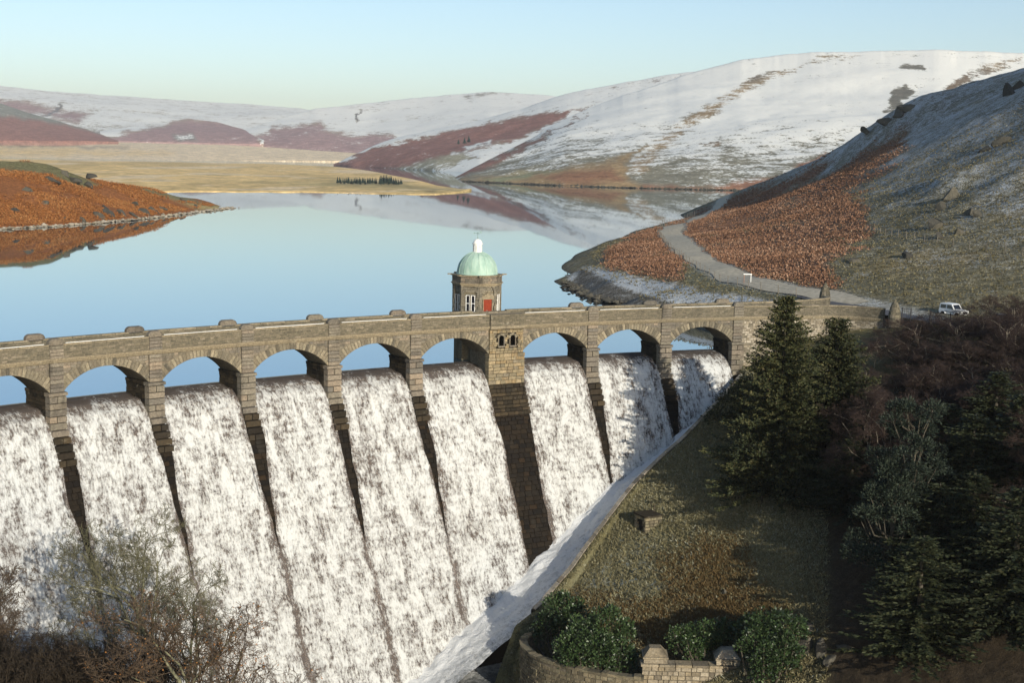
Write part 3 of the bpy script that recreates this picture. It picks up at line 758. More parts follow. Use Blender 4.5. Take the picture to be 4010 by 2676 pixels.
M['buttress'] = stone_mat('ochre_stained_stone', [(.21, .175, .11), (.28, .225, .135), (.165, .145, .10), (.34, .27, .165), (.25, .185, .10), (.19, .165, .12)], .45, lime=.45)
bs.ob('buttress_stone', M['buttress'], buttress, FB, kind='stuff'); bs2.ob('damp_stone', M['damp'], buttress, FB, kind='stuff')
for c_ in (-.62, .78):
    nb = MB(); n = 8; w = .30
    pts = [(c_ - w, 2.2), (c_ + w, 2.2)] + [(c_ + w * math.cos(t), 3.05 + w * math.sin(t)) for t in np.linspace(0, math.pi, n)]
    # recessed niche: side walls and back, plus a ring of small arch stones
    V = [(p[0], -.14, p[1]) for p in pts] + [(p[0], 1.2, p[1]) for p in pts]; m = len(pts)
    nb.add(V, [tuple(range(m, 2 * m))] + [(i, (i + 1) % m, m + (i + 1) % m, m + i) for i in range(m)], .1)
    nb.ob('niche', M['damp'], buttress, FB)  # dark stone paints in the shade of the recess
    for t in np.linspace(0, math.pi, 8)[:-1]:
        t2 = t + math.pi / 7; vb = MB()
        vb.prism([(c_ + w * math.cos(t), 3.05 + w * math.sin(t)), (c_ + (w + .24) * math.cos(t), 3.05 + (w + .24) * math.sin(t)), (c_ + (w + .24) * math.cos(t2), 3.05 + (w + .24) * math.sin(t2)), (c_ + w * math.cos(t2), 3.05 + w * math.sin(t2))], -.2, .3, rnd=0.)
        vb.ob('niche_voussoir', M['voussoir'], buttress, FB)
    jb = MB()
    for sx in (-1, 1): jb.box(min(c_ + sx * w, c_ + sx * (w + .1)), max(c_ + sx * w, c_ + sx * (w + .1)), -.17, .3, 2.15, 3.05)
    jb.box(c_ - w - .1, c_ + w + .1, -.22, .3, 2.05, 2.2); jb.ob('niche_jamb', M['ashlar'], buttress, FB)
# ---- cornice, deck, parapets
ROADW = arc_path(A0, 92.5, 120)
CORN = arc_path(A0, A1, 110)
sweep_ob('cornice', CORN, [(.0, Z_COR - .02), (-.1, Z_COR), (-.14, Z_COR + .12), (-.22, Z_COR + .16), (-.24, Z_COR + .30), (-.30, Z_COR + .32), (-.30, Z_COR + .42), (.3, Z_COR + .44), (.3, Z_COR)], M['coping'], dam)
sweep_ob('cornice', CORN, [(4.2, Z_COR), (4.42, Z_COR + .2), (4.42, Z_COR + .42), (3.9, Z_COR + .44), (3.9, Z_COR)], M['coping'], dam)
sweep_ob('deck', ROADW, [(.05, Z_COR + .1), (4.15, Z_COR + .1), (4.15, Z_ROAD - .03), (.05, Z_ROAD - .03)], M['mortar'], dam)
sweep_ob('roadway', ROADW, [(.30, Z_ROAD - .1), (3.78, Z_ROAD - .1), (3.78, Z_ROAD), (.30, Z_ROAD)], M['asphalt'], dam)
sweep_ob('parapet', CORN, [(-.06, Z_ROAD - .05), (.38, Z_ROAD - .05), (.38, Z_PAR - .1), (-.06, Z_PAR - .1)], M['mortar'], dam)
sweep_ob('parapet', CORN, [(3.74, Z_ROAD - .05), (4.16, Z_ROAD - .05), (4.16, Z_PAR - .1), (3.74, Z_PAR - .1)], M['mortar'], dam)
ps = MB()
stones(ps, A0, A1, Z_COR + .43, Z_PAR - .1, .155, .25, .7, lambda z: -.06, depth=.03, inset=.012, back=.1)
ps.ob('parapet_stone', M['parapet'], dam, kind='stuff')
pf = MB()
stones(pf, A0, A1, Z_ROAD, Z_PAR - .1, .2, .3, .8, lambda z: 3.74, depth=.03, inset=.012, back=.1)
pf.ob('parapet_stone', M['parapet'], dam, kind='stuff')
# coping stones, one object each
def coping_run(a0, a1, r0, r1, parent, l=1.35):
    n = max(1, round((a1 - a0) / l)); w = (a1 - a0) / n
    b = MB(); b.box(-w / 2 + .006, w / 2 - .006, r0, r1, Z_PAR - .12, Z_PAR + .02, inset=.012, rnd=0.); me = b.mesh('coping_stone', M['coping'])
    for k in range(n): ob('coping_stone', me, parent, frame(a0 + (k + .5) * w))
for i in SHOW:
    a0, a1 = PIER[i] + PW[i], PIER[i + 1] if i + 1 < len(PIER) else A1
    coping_run(a0, a1, -.10, .42, dam); coping_run(a0, a1, 3.70, 4.20, dam)
# bowed parapet over the buttress
bp = MB(); bp.box(-WB / 2, WB / 2, -.34, .40, Z_COR + .43, Z_PAR + .03)
bw = bp.ob('parapet_bay', M['mortar'], dam, FB)
b2 = MB(); z = Z_COR + .43
while z < Z_PAR - .02:
    h = min(.2, Z_PAR - z); x = -WB / 2
    while x < WB / 2 - .01:
        l = random.uniform(.3, .6); x2 = min(x + l, WB / 2)
        b2.box(x + .006, x2 - .006, -.36 - random.uniform(0, .03), -.3, z + .006, z + h - .006, inset=.012); x = x2
    z += h
b2.ob('parapet_stone', M['parapet'], bw, FB, kind='stuff')
cp = MB(); cp.box(-WB / 2 - .05, WB / 2 + .05, -.46, .3, Z_COR + .1, Z_COR + .42); cp.ob('cornice', M['coping'], bw, FB)

# ---- water coming over every bay
def cascade_mat():
    n = N('cascade_water'); uvn = n.n('ShaderNodeAttribute', attribute_name='flow').outputs['Vector']
    den = n.attr('dens')
    st = n.noise(n.mapv(uvn, (1.0, .36, 1)), 1.0, 5, .6, .6)
    fine = n.noise(n.mapv(uvn, (4.8, 2.1, 1)), 1.0, 5, .66, .3)
    tiny = n.noise(n.mapv(uvn, (13, 6.0, 1)), 1.0, 3, .6)
    blk = n.noise(n.mapv(uvn, (.75, 1.9, 1)), 1.0, 3, .55)
    s = n.math('ADD', n.math('MULTIPLY', st, 1.05), n.math('MULTIPLY', fine, 1.1))
    s = n.math('ADD', s, n.math('MULTIPLY', tiny, .45)); s = n.math('ADD', s, n.math('MULTIPLY', blk, .5))
    s = n.math('SUBTRACT', s, 1.555)
    s = n.math('ADD', n.math('MULTIPLY', s, 2.2), den)
    a = n.math('MULTIPLY', n.math('ADD', .05, n.math('MULTIPLY', n.step(s, -.15, .95), .95)), n.step(n.math('ADD', den, .55), .05, .45))
    glass = n.n('ShaderNodeBsdfTransparent'); 
    n.b.inputs['Base Color'].default_value = (.62, .63, .61, 1)
    n.b.inputs['Roughness'].default_value = .7
    n.b.inputs['Subsurface Weight'].default_value = 0.0
    gl = n.n('ShaderNodeBsdfDiffuse'); gl.inputs['Color'].default_value = (.20, .155, .13, 1)
    clear = n.n('ShaderNodeMixShader'); n.set(clear.inputs[0], n.math('MULTIPLY', n.step(n.math('ADD', den, .55), .0, .5), .36))
    n.t.links.new(glass.outputs[0], clear.inputs[1]); n.t.links.new(gl.outputs[0], clear.inputs[2])
    n.bump(n.math('ADD', fine, n.math('MULTIPLY', st, .8)), .8, .25)
    mx = n.n('ShaderNodeMixShader'); n.set(mx.inputs[0], a)
    n.t.links.new(clear.outputs[0], mx.inputs[1]); n.t.links.new(n.b.outputs[0], mx.inputs[2])
    n.t.links.new(mx.outputs[0], n.out.inputs[0])
    return n.m
M['cascade'] = cascade_mat()
def cascade(i):
    a0, a1 = PIER[i] + PW[i] + .05, (PIER[i + 1] if i + 1 < len(PIER) else A1) - .05
    cen = (a0 + a1) / 2
    nu, nv = 60, 190
    zt = np.concatenate([np.linspace(-.02, -.45, 14), np.linspace(-.55, -29, nv - 14)])
    rr = np.array([prof(z) for z in zt])
    path = np.concatenate([[0], np.cumsum(np.hypot(np.diff(rr), np.diff(zt)))])
    # towards the toe the sheets spread over the dry strips below the piers
    gl = (2.0 if i == IB else .80) ; gr = (2.0 if i + 1 == IB else .80)
    sp = np.clip((-zt - 5) / 12, 0, 1); spB = np.clip((-zt - 3.5) / 30, 0, 1)
    l = a0 - (spB * .75 if i == IB else sp * gl); r_ = a1 + (spB * .75 if i + 1 == IB else sp * gr)
    if i == len(PIER) - 2: r_ = a1 + sp * 0
    t = np.linspace(0, 1, nu)
    A = l[:, None] + (r_ - l)[:, None] * t
    wob = fbm(np.stack([np.broadcast_to(path[:, None] * .25, A.shape), A * 0 + i], -1), 3, 50 + i)
    A = A + wob * np.where(np.abs(t - .5) > .44, .34, 0) * np.clip(path[:, None] / 8, 0, 1)
    flow = np.stack([A, np.broadcast_to(path[:, None], A.shape), A * 0 + i * 7.3], -1)
    d = .24 + .10 * fbm(np.stack([A * 1.3, flow[..., 1] * .35], -1), 3, 40) + .05 * vnoise(np.stack([A * 5, flow[..., 1] * 1.6], -1), 44)
    ramp = np.clip((path[:, None] - 2.0) / 3, 0, 1)
    Zt = np.broadcast_to(zt[:, None], A.shape)
    V = Pn(A, rr[:, None] - d * ramp - .03 * (1 - ramp), Zt + .04 * (1 - ramp) + np.where(path[:, None] < 3, .02, 0))
    ok = Zt > toez(A) - 1.3
    brk = 2.0 + .5 * fbm(np.stack([A * .8, A * 0], -1), 3, 60 + i)
    dens = np.clip((flow[..., 1] - brk) / 2.2, 0, 1) ** .7 * .80 - .55
    edge = np.minimum(t, 1 - t) * (r_ - l)[:, None]
    dens = dens + np.clip(edge / .6, 0, 1) * .42 - .1 - .22 * np.clip(1 - edge / 1.1, 0, 1) * sp[:, None] * 1.6
    F = grid_faces(*A.shape); F = F[ok.ravel()[F].all(1)]
    me = mesh_np('waterfall', V.reshape(-1, 3), F, M['cascade'], dict(flow=('FLOAT_VECTOR', flow.reshape(-1, 3)), dens=('FLOAT', dens.ravel())), smooth=True)
    ob('waterfall', me, kind='structure')
for i in SHOW:
    if i < len(PIER) - 1: cascade(i)

# ---- foaming channel along the right-hand toe, its outer wall, and the pool
CH = np.array([(26, -16.5, 4.5), (34, -14.5, 5.5), (38, -13.2, 6.2), (43.8, -10.4, 6.8), (49, -8.8, 6.5), (54.4, -7.2, 5.6), (60.4, -5.6, 4.4), (65.5, -4.7, 3.2), (69.3, -3.9, 2.6), (76, -2.1, 1.5), (80, -1.0, 1.0)])
def ch_out(a): return np.interp(a, CH[:, 0], prof(toez(CH[:, 0])) - CH[:, 2])
def foam_mat():
    n = N('foam_water'); p = n.pos(); f = n.noise(p, 1.6, 6, .7); g = n.noise(p, 7, 4, .6); w = n.attr('white')
    s = n.math('ADD', n.math('MULTIPLY', n.math('SUBTRACT', f, .5), 1.6), n.math('ADD', w, n.math('MULTIPLY', n.math('SUBTRACT', g, .5), .8)))
    c = n.mix(n.step(s, .15, .95), (.09, .10, .10), (.70, .71, .70))
    n.bump(n.math('ADD', f, n.math('MULTIPLY', g, .5)), .9, .25)
    return n.done(c, .5, .4)
M['foam'] = foam_mat()
def channel():
    A = np.linspace(24, 80.2, 190); t = np.linspace(-.12, 1, 36)
    z = toez(A)[:, None] - .45 + 0 * t
    r0 = prof(toez(A)); r1 = ch_out(A)
    rr = r0[:, None] + (r1 - r0)[:, None] * t
    z = z + (.22 + .2 * np.clip(1 - t * 2, 0, 1)) * fbm(np.stack([A[:, None] * .9 + 0 * t, rr * 1.2], -1), 4, 70) + .35 * np.clip(1 - t * 3, 0, 1)
    V = Pn(A[:, None] + 0 * t, rr, z)
    white = np.clip(1.15 - .55 * t, 0, 1.2) + 0 * A[:, None]
    ob('channel_water', mesh_np('channel_water', V.reshape(-1, 3), grid_faces(190, 36), M['foam'], dict(white=('FLOAT', white.ravel())), smooth=True), kind='structure')
    # pool at the foot
    A = np.linspace(-40, 44, 70); rr = np.linspace(-9, -75, 40)
    V = Pn(A[:, None] + 0 * rr, rr[None] + 0 * A[:, None], -28.0 + 0 * A[:, None] * rr)
    aa, rrr = np.meshgrid(A, rr, indexing='ij')
    white = np.clip(.9 - (-rrr - 12) / 7, -.8, .8)
    V[..., 2] += .08 * fbm(V[..., :2] * .8, 3, 71)
    ob('pool', mesh_np('pool', V.reshape(-1, 3), grid_faces(70, 40), M['foam'], dict(white=('FLOAT', white.ravel())), smooth=True), kind='structure')
channel()
channel_wall = empty('channel_wall', P(52, -14, -18), 'low stone wall with flat coping between the foaming channel and the grass bank', 'wall', kind='thing')
def chw():
    b = MB(); A = np.linspace(43, 79.5, 80); V = []; F = []
    for a in A:
        r1 = float(ch_out(a)); z = float(toez(a))
        V += [P(a, r1 + .02, z - 3), P(a, r1 + .02, z + .82), P(a, r1 - .5, z + .82), P(a, r1 - .5, z - 3)]
    for i in range(len(A) - 1): F += [(4 * i + k, 4 * i + k + 1, 4 * i + 5 + k, 4 * i + 4 + k) for k in range(3)]
    b.add(V, F, .4); b.ob('wall_core', M['damp'], channel_wall)
    a = 43.2
    while a < 79.2:
        l = random.uniform(.6, 1.1); a2 = a + l; s = MB(); vs = []
        for (q, dr, dz) in ((a + .02, .07, 0), (a2 - .02, .07, 0), (a2 - .02, -.55, 0), (a + .02, -.55, 0)):
            vs.append(P(q, float(ch_out(q)) + dr, float(toez(q)) + .82 + dz))
        j = random.uniform(.1, .17); vs += [(v[0], v[1], v[2] + j) for v in vs]
        s.add(vs, [(3, 2, 1, 0), (4, 5, 6, 7), (0, 1, 5, 4), (1, 2, 6, 5), (2, 3, 7, 6), (3, 0, 4, 7)], 0.)
        s.ob('coping_stone', M['rubble'], channel_wall); a = a2
chw()

# ================================================================ VALVE TOWER
def tower():
    cA, cR = cB, 6.75
    T = empty('valve_tower', P(cA, cR, Z_ROAD), 'octagonal stone valve tower with pale green copper dome and red door', 'tower')
    F_ = frame(cA, 0, cR)                       # local -y looks at the road
    AF = 2.55                                    # half distance across flats
    def octo(b, af, z0, z1, rnd=.4):
        c = af / math.cos(math.pi / 8); pts = [(c * math.cos(math.pi / 8 + k * math.pi / 4), c * math.sin(math.pi / 8 + k * math.pi / 4)) for k in range(8)]
        b.add([(x, y, z0) for x, y in pts] + [(x, y, z1) for x, y in pts], [tuple(range(8)), tuple(range(15, 7, -1))] + [(i, i + 8, (i + 1) % 8 + 8, (i + 1) % 8) for i in range(8)], rnd)
    core = MB(); octo(core, AF - .22, -3, 9.0); core.ob('tower_core', M['parapet'], T, F_)
    st = MB(); side = 2 * AF * math.tan(math.pi / 8)
    for k in range(8):
        Rk = Matrix.Rotation(k * math.pi / 4, 4, 'Z')
        z = Z_ROAD - 1.4
        while z < 8.3:
            h = random.uniform(.16, .25); x = -side / 2
            while x < side / 2 - .02:
                l = random.uniform(.22, .55); x2 = min(x + l, side / 2)
                mid = (x + x2) / 2; pil = abs(mid) > side / 2 - .36
                y0 = -AF if pil else -AF + .14
                skip = False
                if k == 0 and abs(mid - .05) < .55 and z < 7.5: skip = True
                if k in (7, 1, 2, 6) and abs(mid) < .58 and 5.3 < z < 7.35: skip = True
                if not skip: st.box(x + .006, x2 - .006, y0 - random.uniform(0, .02), -AF + .26, z + .006, z + h - .006, M=Rk, inset=.012)
                x = x2
            z += h
    st.ob('wall_stone', M['tower'], T, F_, kind='stuff')
    co = MB(); octo(co, AF + .04, 8.25, 8.42); octo(co, AF + .16, 8.424, 8.56); co.ob('string_course', M['coping'], T, F_)
    bl = MB(); octo(bl, AF + .0, 8.564, 9.30)
    bl.ob('blocking_course', M['parapet'], T, F_)
    bb = MB()
    for k in range(8):
        Rk = Matrix.Rotation(k * math.pi / 4, 4, 'Z'); s2 = side + .02
        for (za, zb) in ((8.58, 8.80), (8.81, 9.03), (9.04, 9.27)):
            x = -s2 / 2
            while x < s2 / 2 - .02:
                x2 = min(x + random.uniform(.3, .6), s2 / 2); bb.box(x + .006, x2 - .006, -AF - .05, -AF + .1, za, zb, M=Rk, inset=.012); x = x2
    bb.ob('blocking_stone', M['ashlar'], T, F_, kind='stuff')
    cc = MB(); octo(cc, AF + .22, 9.304, 9.42); cc.ob('cornice', M['coping'], T, F_)
    for k in range(8):                            # corner spouts
        Rk = Matrix.Rotation(k * math.pi / 4 + math.pi / 8, 4, 'Z'); c = (AF + .22) / math.cos(math.pi / 8)
        sb = MB(); sb.box(-.11, .11, -c - .32, -c + .2, 9.36, 9.48, M=Rk); sb.ob('water_spout', M['coping'], T, F_)
    # dome with standing seams
    RD = 2.24; H = 2.35; dz = 9.42
    m = N('copper_verdigris'); p = m.pos(); f = m.noise(m.mapv(p, (1, 1, .3)), 1.6, 5, .6)
    copper = m.done(m.ramp(f, [(.25, (.20, .34, .28)), (.55, (.36, .50, .42)), (.8, (.47, .58, .49))]), .6, .3)
    pts = [(RD + .10, dz), (RD + .10, dz + .12), (RD, dz + .14)] + [(RD * math.cos(t), dz + .18 + H * math.sin(t)) for t in np.linspace(0, math.radians(76), 12)]
    d = MB(); d.lathe(pts, 48, rnd=.5); dome = d.ob('dome', copper, T, F_, smooth=True)
    for k in range(16):
        t0 = 2 * math.pi * k / 16; rb = MB()
        rb.tube([((q[0] + .012) * math.cos(t0), (q[0] + .012) * math.sin(t0), q[1]) for q in pts[2:]], .035, 4); rb.ob('dome_rib', copper, dome, F_)
    lead = plain('lead_flashing', (.38, .42, .46), .6, .1)
    lb = MB(); lb.lathe([(.62, 11.62), (.72, 11.66), (.72, 11.76), (.58, 11.8)], 24); lb.ob('lantern_base', M['white_paint'], T, F_)
    la = MB(); la.lathe([(.50, 11.78), (.50, 12.72), (.60, 12.76), (.60, 12.86), (.52, 12.9), (.46, 13.08), (.32, 13.24), (.14, 13.33), (.03, 13.36)], 24)
    lan = la.ob('lantern', M['white_paint'], T, F_)
    for k in range(8):
        Rk = Matrix.Rotation(k * math.pi / 4, 4, 'Z'); lv = MB(); lv.box(-.11, .11, -.515, -.45, 11.95, 12.6, M=Rk); lv.ob('louvre', plain('louvre_grey', (.55, .56, .53), .7), lan, F_)
    iron = plain('weathered_iron', (.20, .30, .27), .6, .2)
    fi = MB(); fi.tube([(0, 0, 13.3), (0, 0, 14.15)], .025, 6); fi.lathe([(.02, 13.42), (.07, 13.48), (.02, 13.54)], 8)
    fi.tube([(-.42, 0, 13.98), (.42, 0, 13.98)], .016, 5); fi.tube([(0, -.42, 13.94), (0, .42, 13.94)], .016, 5)
    fi.box(.28, .46, -.01, .01, 14.02, 14.16); fi.box(-.46, -.34, -.01, .01, 13.92, 14.06); fi.ob('weather_vane', iron, T, F_)
    # door and stone head
    red = plain('red_door_paint', (.21, .028, .009), .55, .2, 6)
    dr = MB(); dr.box(-.48, .02, -AF + .06, -AF + .12, Z_ROAD, 6.78); dr.box(.03, .53, -AF + .06, -AF + .12, Z_ROAD, 6.78)
    door = dr.ob('door', red, T, F_)
    hd = MB(); hd.box(-.08, -.03, -AF + .02, -AF + .06, 5.5, 5.6); hd.ob('handle', iron, door, F_)
    hm = MB(); hm.prism([(-.72, 6.8), (.78, 6.8), (.78, 7.22), (.5, 7.28), (.03, 7.5), (-.44, 7.28), (-.72, 7.22)], -AF - .03, -AF + .2)
    hm.ob('door_head', M['coping'], T, F_)
    jm = MB(); jm.box(-.6, -.5, -AF + .02, -AF + .2, Z_ROAD, 6.8); jm.box(.55, .66, -AF + .02, -AF + .2, Z_ROAD, 6.8); jm.ob('door_jamb', M['coping'], T, F_)
    glass = N('window_glass'); glass = glass.done((.01, .012, .018), .08, .6)
    for k in (7, 1, 6, 2):
        Rk = Matrix.Rotation(k * math.pi / 4, 4, 'Z'); MW = F_ @ Rk
        w = MB(); w.box(-.52, .52, -AF + .16, -AF + .2, 5.35, 7.3); win = w.ob('window', glass, T, MW)
        fr = MB()
        for cx_ in (-.3, .3):
            for dx in (-.2, .2): fr.box(cx_ + dx - .03, cx_ + dx + .03, -AF + .06, -AF + .15, 5.4, 7.25)
            for z_ in (5.4, 6.3, 7.19): fr.box(cx_ - .23, cx_ + .23, -AF + .07, -AF + .14, z_, z_ + .06)
        fr.ob('window_frame', M['white_paint'], win, MW)
        mu = MB(); mu.box(-.06, .06, -AF + .02, -AF + .18, 5.35, 7.3); mu.box(-.6, .6, -AF, -AF + .18, 5.22, 5.36); mu.ob('mullion', M['ashlar'], win, MW)
tower()

# ================================================================ RIGHT BANK BELOW THE DAM
def bank_h(x, y):
    a, r = arc_r(np.asarray(x, float), np.asarray(y, float))
    sag = .13 * np.minimum(r + 8, 0) * np.clip((112 - a) / 30, 0, 1)
    z = toez(a) + .75 + sag
    xx, yy = np.asarray(x, float), np.asarray(y, float)
    z = z - 2.8 * np.exp(-((xx - 18.5) / 5.0) ** 2 - ((yy - 109.0) / 3.6) ** 2)
    z = z + .35 * fbm(np.stack([np.asarray(x, float), np.asarray(y, float)], -1) * .12, 4, 80)
    return z
def on_bank(u, v, h=0.0):
    x, y, w = ray(u, v); t = np.linspace(40, 260, 4400) / y
    g = CAM_Z + w * t - (bank_h(x * t, y * t) + h); i = int(np.argmax(g < 0))
    return Vector((x * t[i], y * t[i], CAM_Z + w * t[i] - h))
RUST = [(1545, 1300), (1600, 1255), (1660, 1240), (1700, 1300), (1745, 1370), (1790, 1400), (1760, 1460), (1500, 1480), (1440, 1440), (1300, 1420), (1320, 1380), (1450, 1400), (1540, 1400)]
FROST = [(1320, 1300), (1420, 1230), (1500, 1230), (1560, 1260), (1590, 1290), (1540, 1380), (1420, 1400), (1310, 1380), (1280, 1350)]
def bank():
    A = np.concatenate([np.linspace(30, 100, 330), np.linspace(100.4, 190, 160)])
    rs = np.where(A < 79.6, ch_out(A) - .4, np.where(A < 94, -.3, -.3 - (A - 94) * .9)); rs = np.maximum(rs, -18); rs = np.where(A < 79.6, ch_out(A) - .4, rs)
    t = np.linspace(0, 1, 260) ** 1.15
    rr = rs[:, None] + (-135 - rs)[:, None] * t
    V = Pn(A[:, None] + 0 * t, rr, 0); V[..., 2] = bank_h(V[..., 0], V[..., 1])
    edge = np.clip((rs[:, None] - rr) / 1.5, 0, 1)
    V[..., 2] = V[..., 2] + np.abs(fbm(V[..., :2] * .8, 3, 81)) * .22 * edge
    V[..., 2] = np.where((edge < .5) & (A < 79.6)[:, None], (toez(A) + .72)[:, None], V[..., 2])
    # below the garden wall the ground drops to the pool
    low = np.clip((40.5 - A) / 3.0, 0, 1)[:, None] * np.clip((-rr - 12) / 6, 0, 1); V[..., 2] -= low * 5.0
    u, v = proj(V); j = fbm(V[..., :2] * .22, 4, 82)
    col = np.empty(V.shape); col[:] = (.17, .15, .075); snow = np.full(V.shape[:2], .06) + .1 * j
    blend(col, snow, poly_w(u + j * 25, v + j * 25, FROST, 25), (.20, .19, .115), .34)
    blend(col, snow, poly_w(u + j * 60, v + j * 45, RUST, 40) * .8, (.19, .125, .05), -.15)
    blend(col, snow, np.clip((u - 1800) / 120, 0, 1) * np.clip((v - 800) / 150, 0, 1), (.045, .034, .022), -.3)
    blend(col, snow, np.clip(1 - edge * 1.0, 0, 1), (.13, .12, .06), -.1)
    F = grid_faces(*V.shape[:2])[:, ::-1]
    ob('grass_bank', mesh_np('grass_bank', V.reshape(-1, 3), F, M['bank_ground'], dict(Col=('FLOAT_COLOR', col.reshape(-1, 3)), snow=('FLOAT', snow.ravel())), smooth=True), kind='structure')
    return V
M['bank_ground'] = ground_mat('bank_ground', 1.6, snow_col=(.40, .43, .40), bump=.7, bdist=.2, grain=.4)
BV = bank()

# ---- abutment wall running from the last arch round to the gate pillar
class Path:
    def __init__(s, pts, n=8):
        P_ = [Vector((p[0], p[1], 0)) for p in pts]; out = []
        for i in range(len(P_) - 1):
            p0, p1, p2, p3 = P_[max(i - 1, 0)], P_[i], P_[i + 1], P_[min(i + 2, len(P_) - 1)]
            for k in range(n):
                t = k / n; out.append(.5 * ((2 * p1) + (p2 - p0) * t + (2 * p0 - 5 * p1 + 4 * p2 - p3) * t * t + (3 * p1 - p0 - 3 * p2 + p3) * t ** 3))
        out.append(P_[-1]); s.p = out; s.l = [0]
        for a, b in zip(out[:-1], out[1:]): s.l.append(s.l[-1] + (b - a).length)
        s.len = s.l[-1]; s.xy = np.array([(q.x, q.y) for q in out]); s.la = np.array(s.l)
    def at(s, d):
        x = np.interp(d, s.la, s.xy[:, 0]); y = np.interp(d, s.la, s.xy[:, 1]); e = .15
        x2 = np.interp(d + e, s.la, s.xy[:, 0]); y2 = np.interp(d + e, s.la, s.xy[:, 1]); x1 = np.interp(d - e, s.la, s.xy[:, 0]); y1 = np.interp(d - e, s.la, s.xy[:, 1])
        t = Vector((x2 - x1, y2 - y1, 0)).normalized(); return Vector((x, y, 0)), t, Vector((-t.y, t.x, 0))     # normal to the left of travel
    def pt(s, d, off, z):
        o, t, n = s.at(d); q = o + n * off; return (q.x, q.y, z)
    def sweep(s, pr, n):
        path = []
        for d in np.linspace(0, s.len, n):
            o, t, nn = s.at(d); path.append(((o.x, o.y, 0), (nn.x, nn.y)))
        return path
def path_stones(mb, path, d0, d1, zlo, zhi, h, l0, l1, off, depth=.05, inset=.02, back=.1, hv=.25, side=-1, batter=0.):
    """stones on the side of a wall; zlo / zhi functions of distance"""
    z = min(zlo(d) for d in np.linspace(d0, d1, 20)); zt = max(zhi(d) for d in np.linspace(d0, d1, 20)); k = 0
    while z < zt - .03:
        hh = min(h * random.uniform(1 - hv, 1 + hv), zt - z); a = d0 - random.uniform(0, l0)
        while a < d1:
            l = random.uniform(l0, l1); b = min(a + l, d1); a_ = max(a, d0); m_ = (a_ + b) / 2
            if b - a_ > .06 and z + hh > zlo(m_) and z + hh <= zhi(m_) + .02:
                dd = random.uniform(.2, 1) * depth; g = .012; i = inset; o1 = off + side * -1 * 0
                bo = batter * (zt - z)
                f = lambda d_, o_, z_: path.pt(d_, off + side * (o_ + bo), z_)
                vs = [f(a_ + g, -back, z + g), f(b - g, -back, z + g), f(b - g, -back, z + hh - g), f(a_ + g, -back, z + hh - g), f(a_ + g + i, dd, z + g + i), f(b - g - i, dd * random.uniform(.7, 1.1), z + g + i), f(b - g - i, dd, z + hh - g - i), f(a_ + g + i, dd, z + hh - g - i)]
                mb.add(vs, [(4, 5, 6, 7), (0, 4, 7, 3), (5, 1, 2, 6), (0, 1, 5, 4), (7, 6, 2, 3)])
            a += l
        z += hh; k += 1
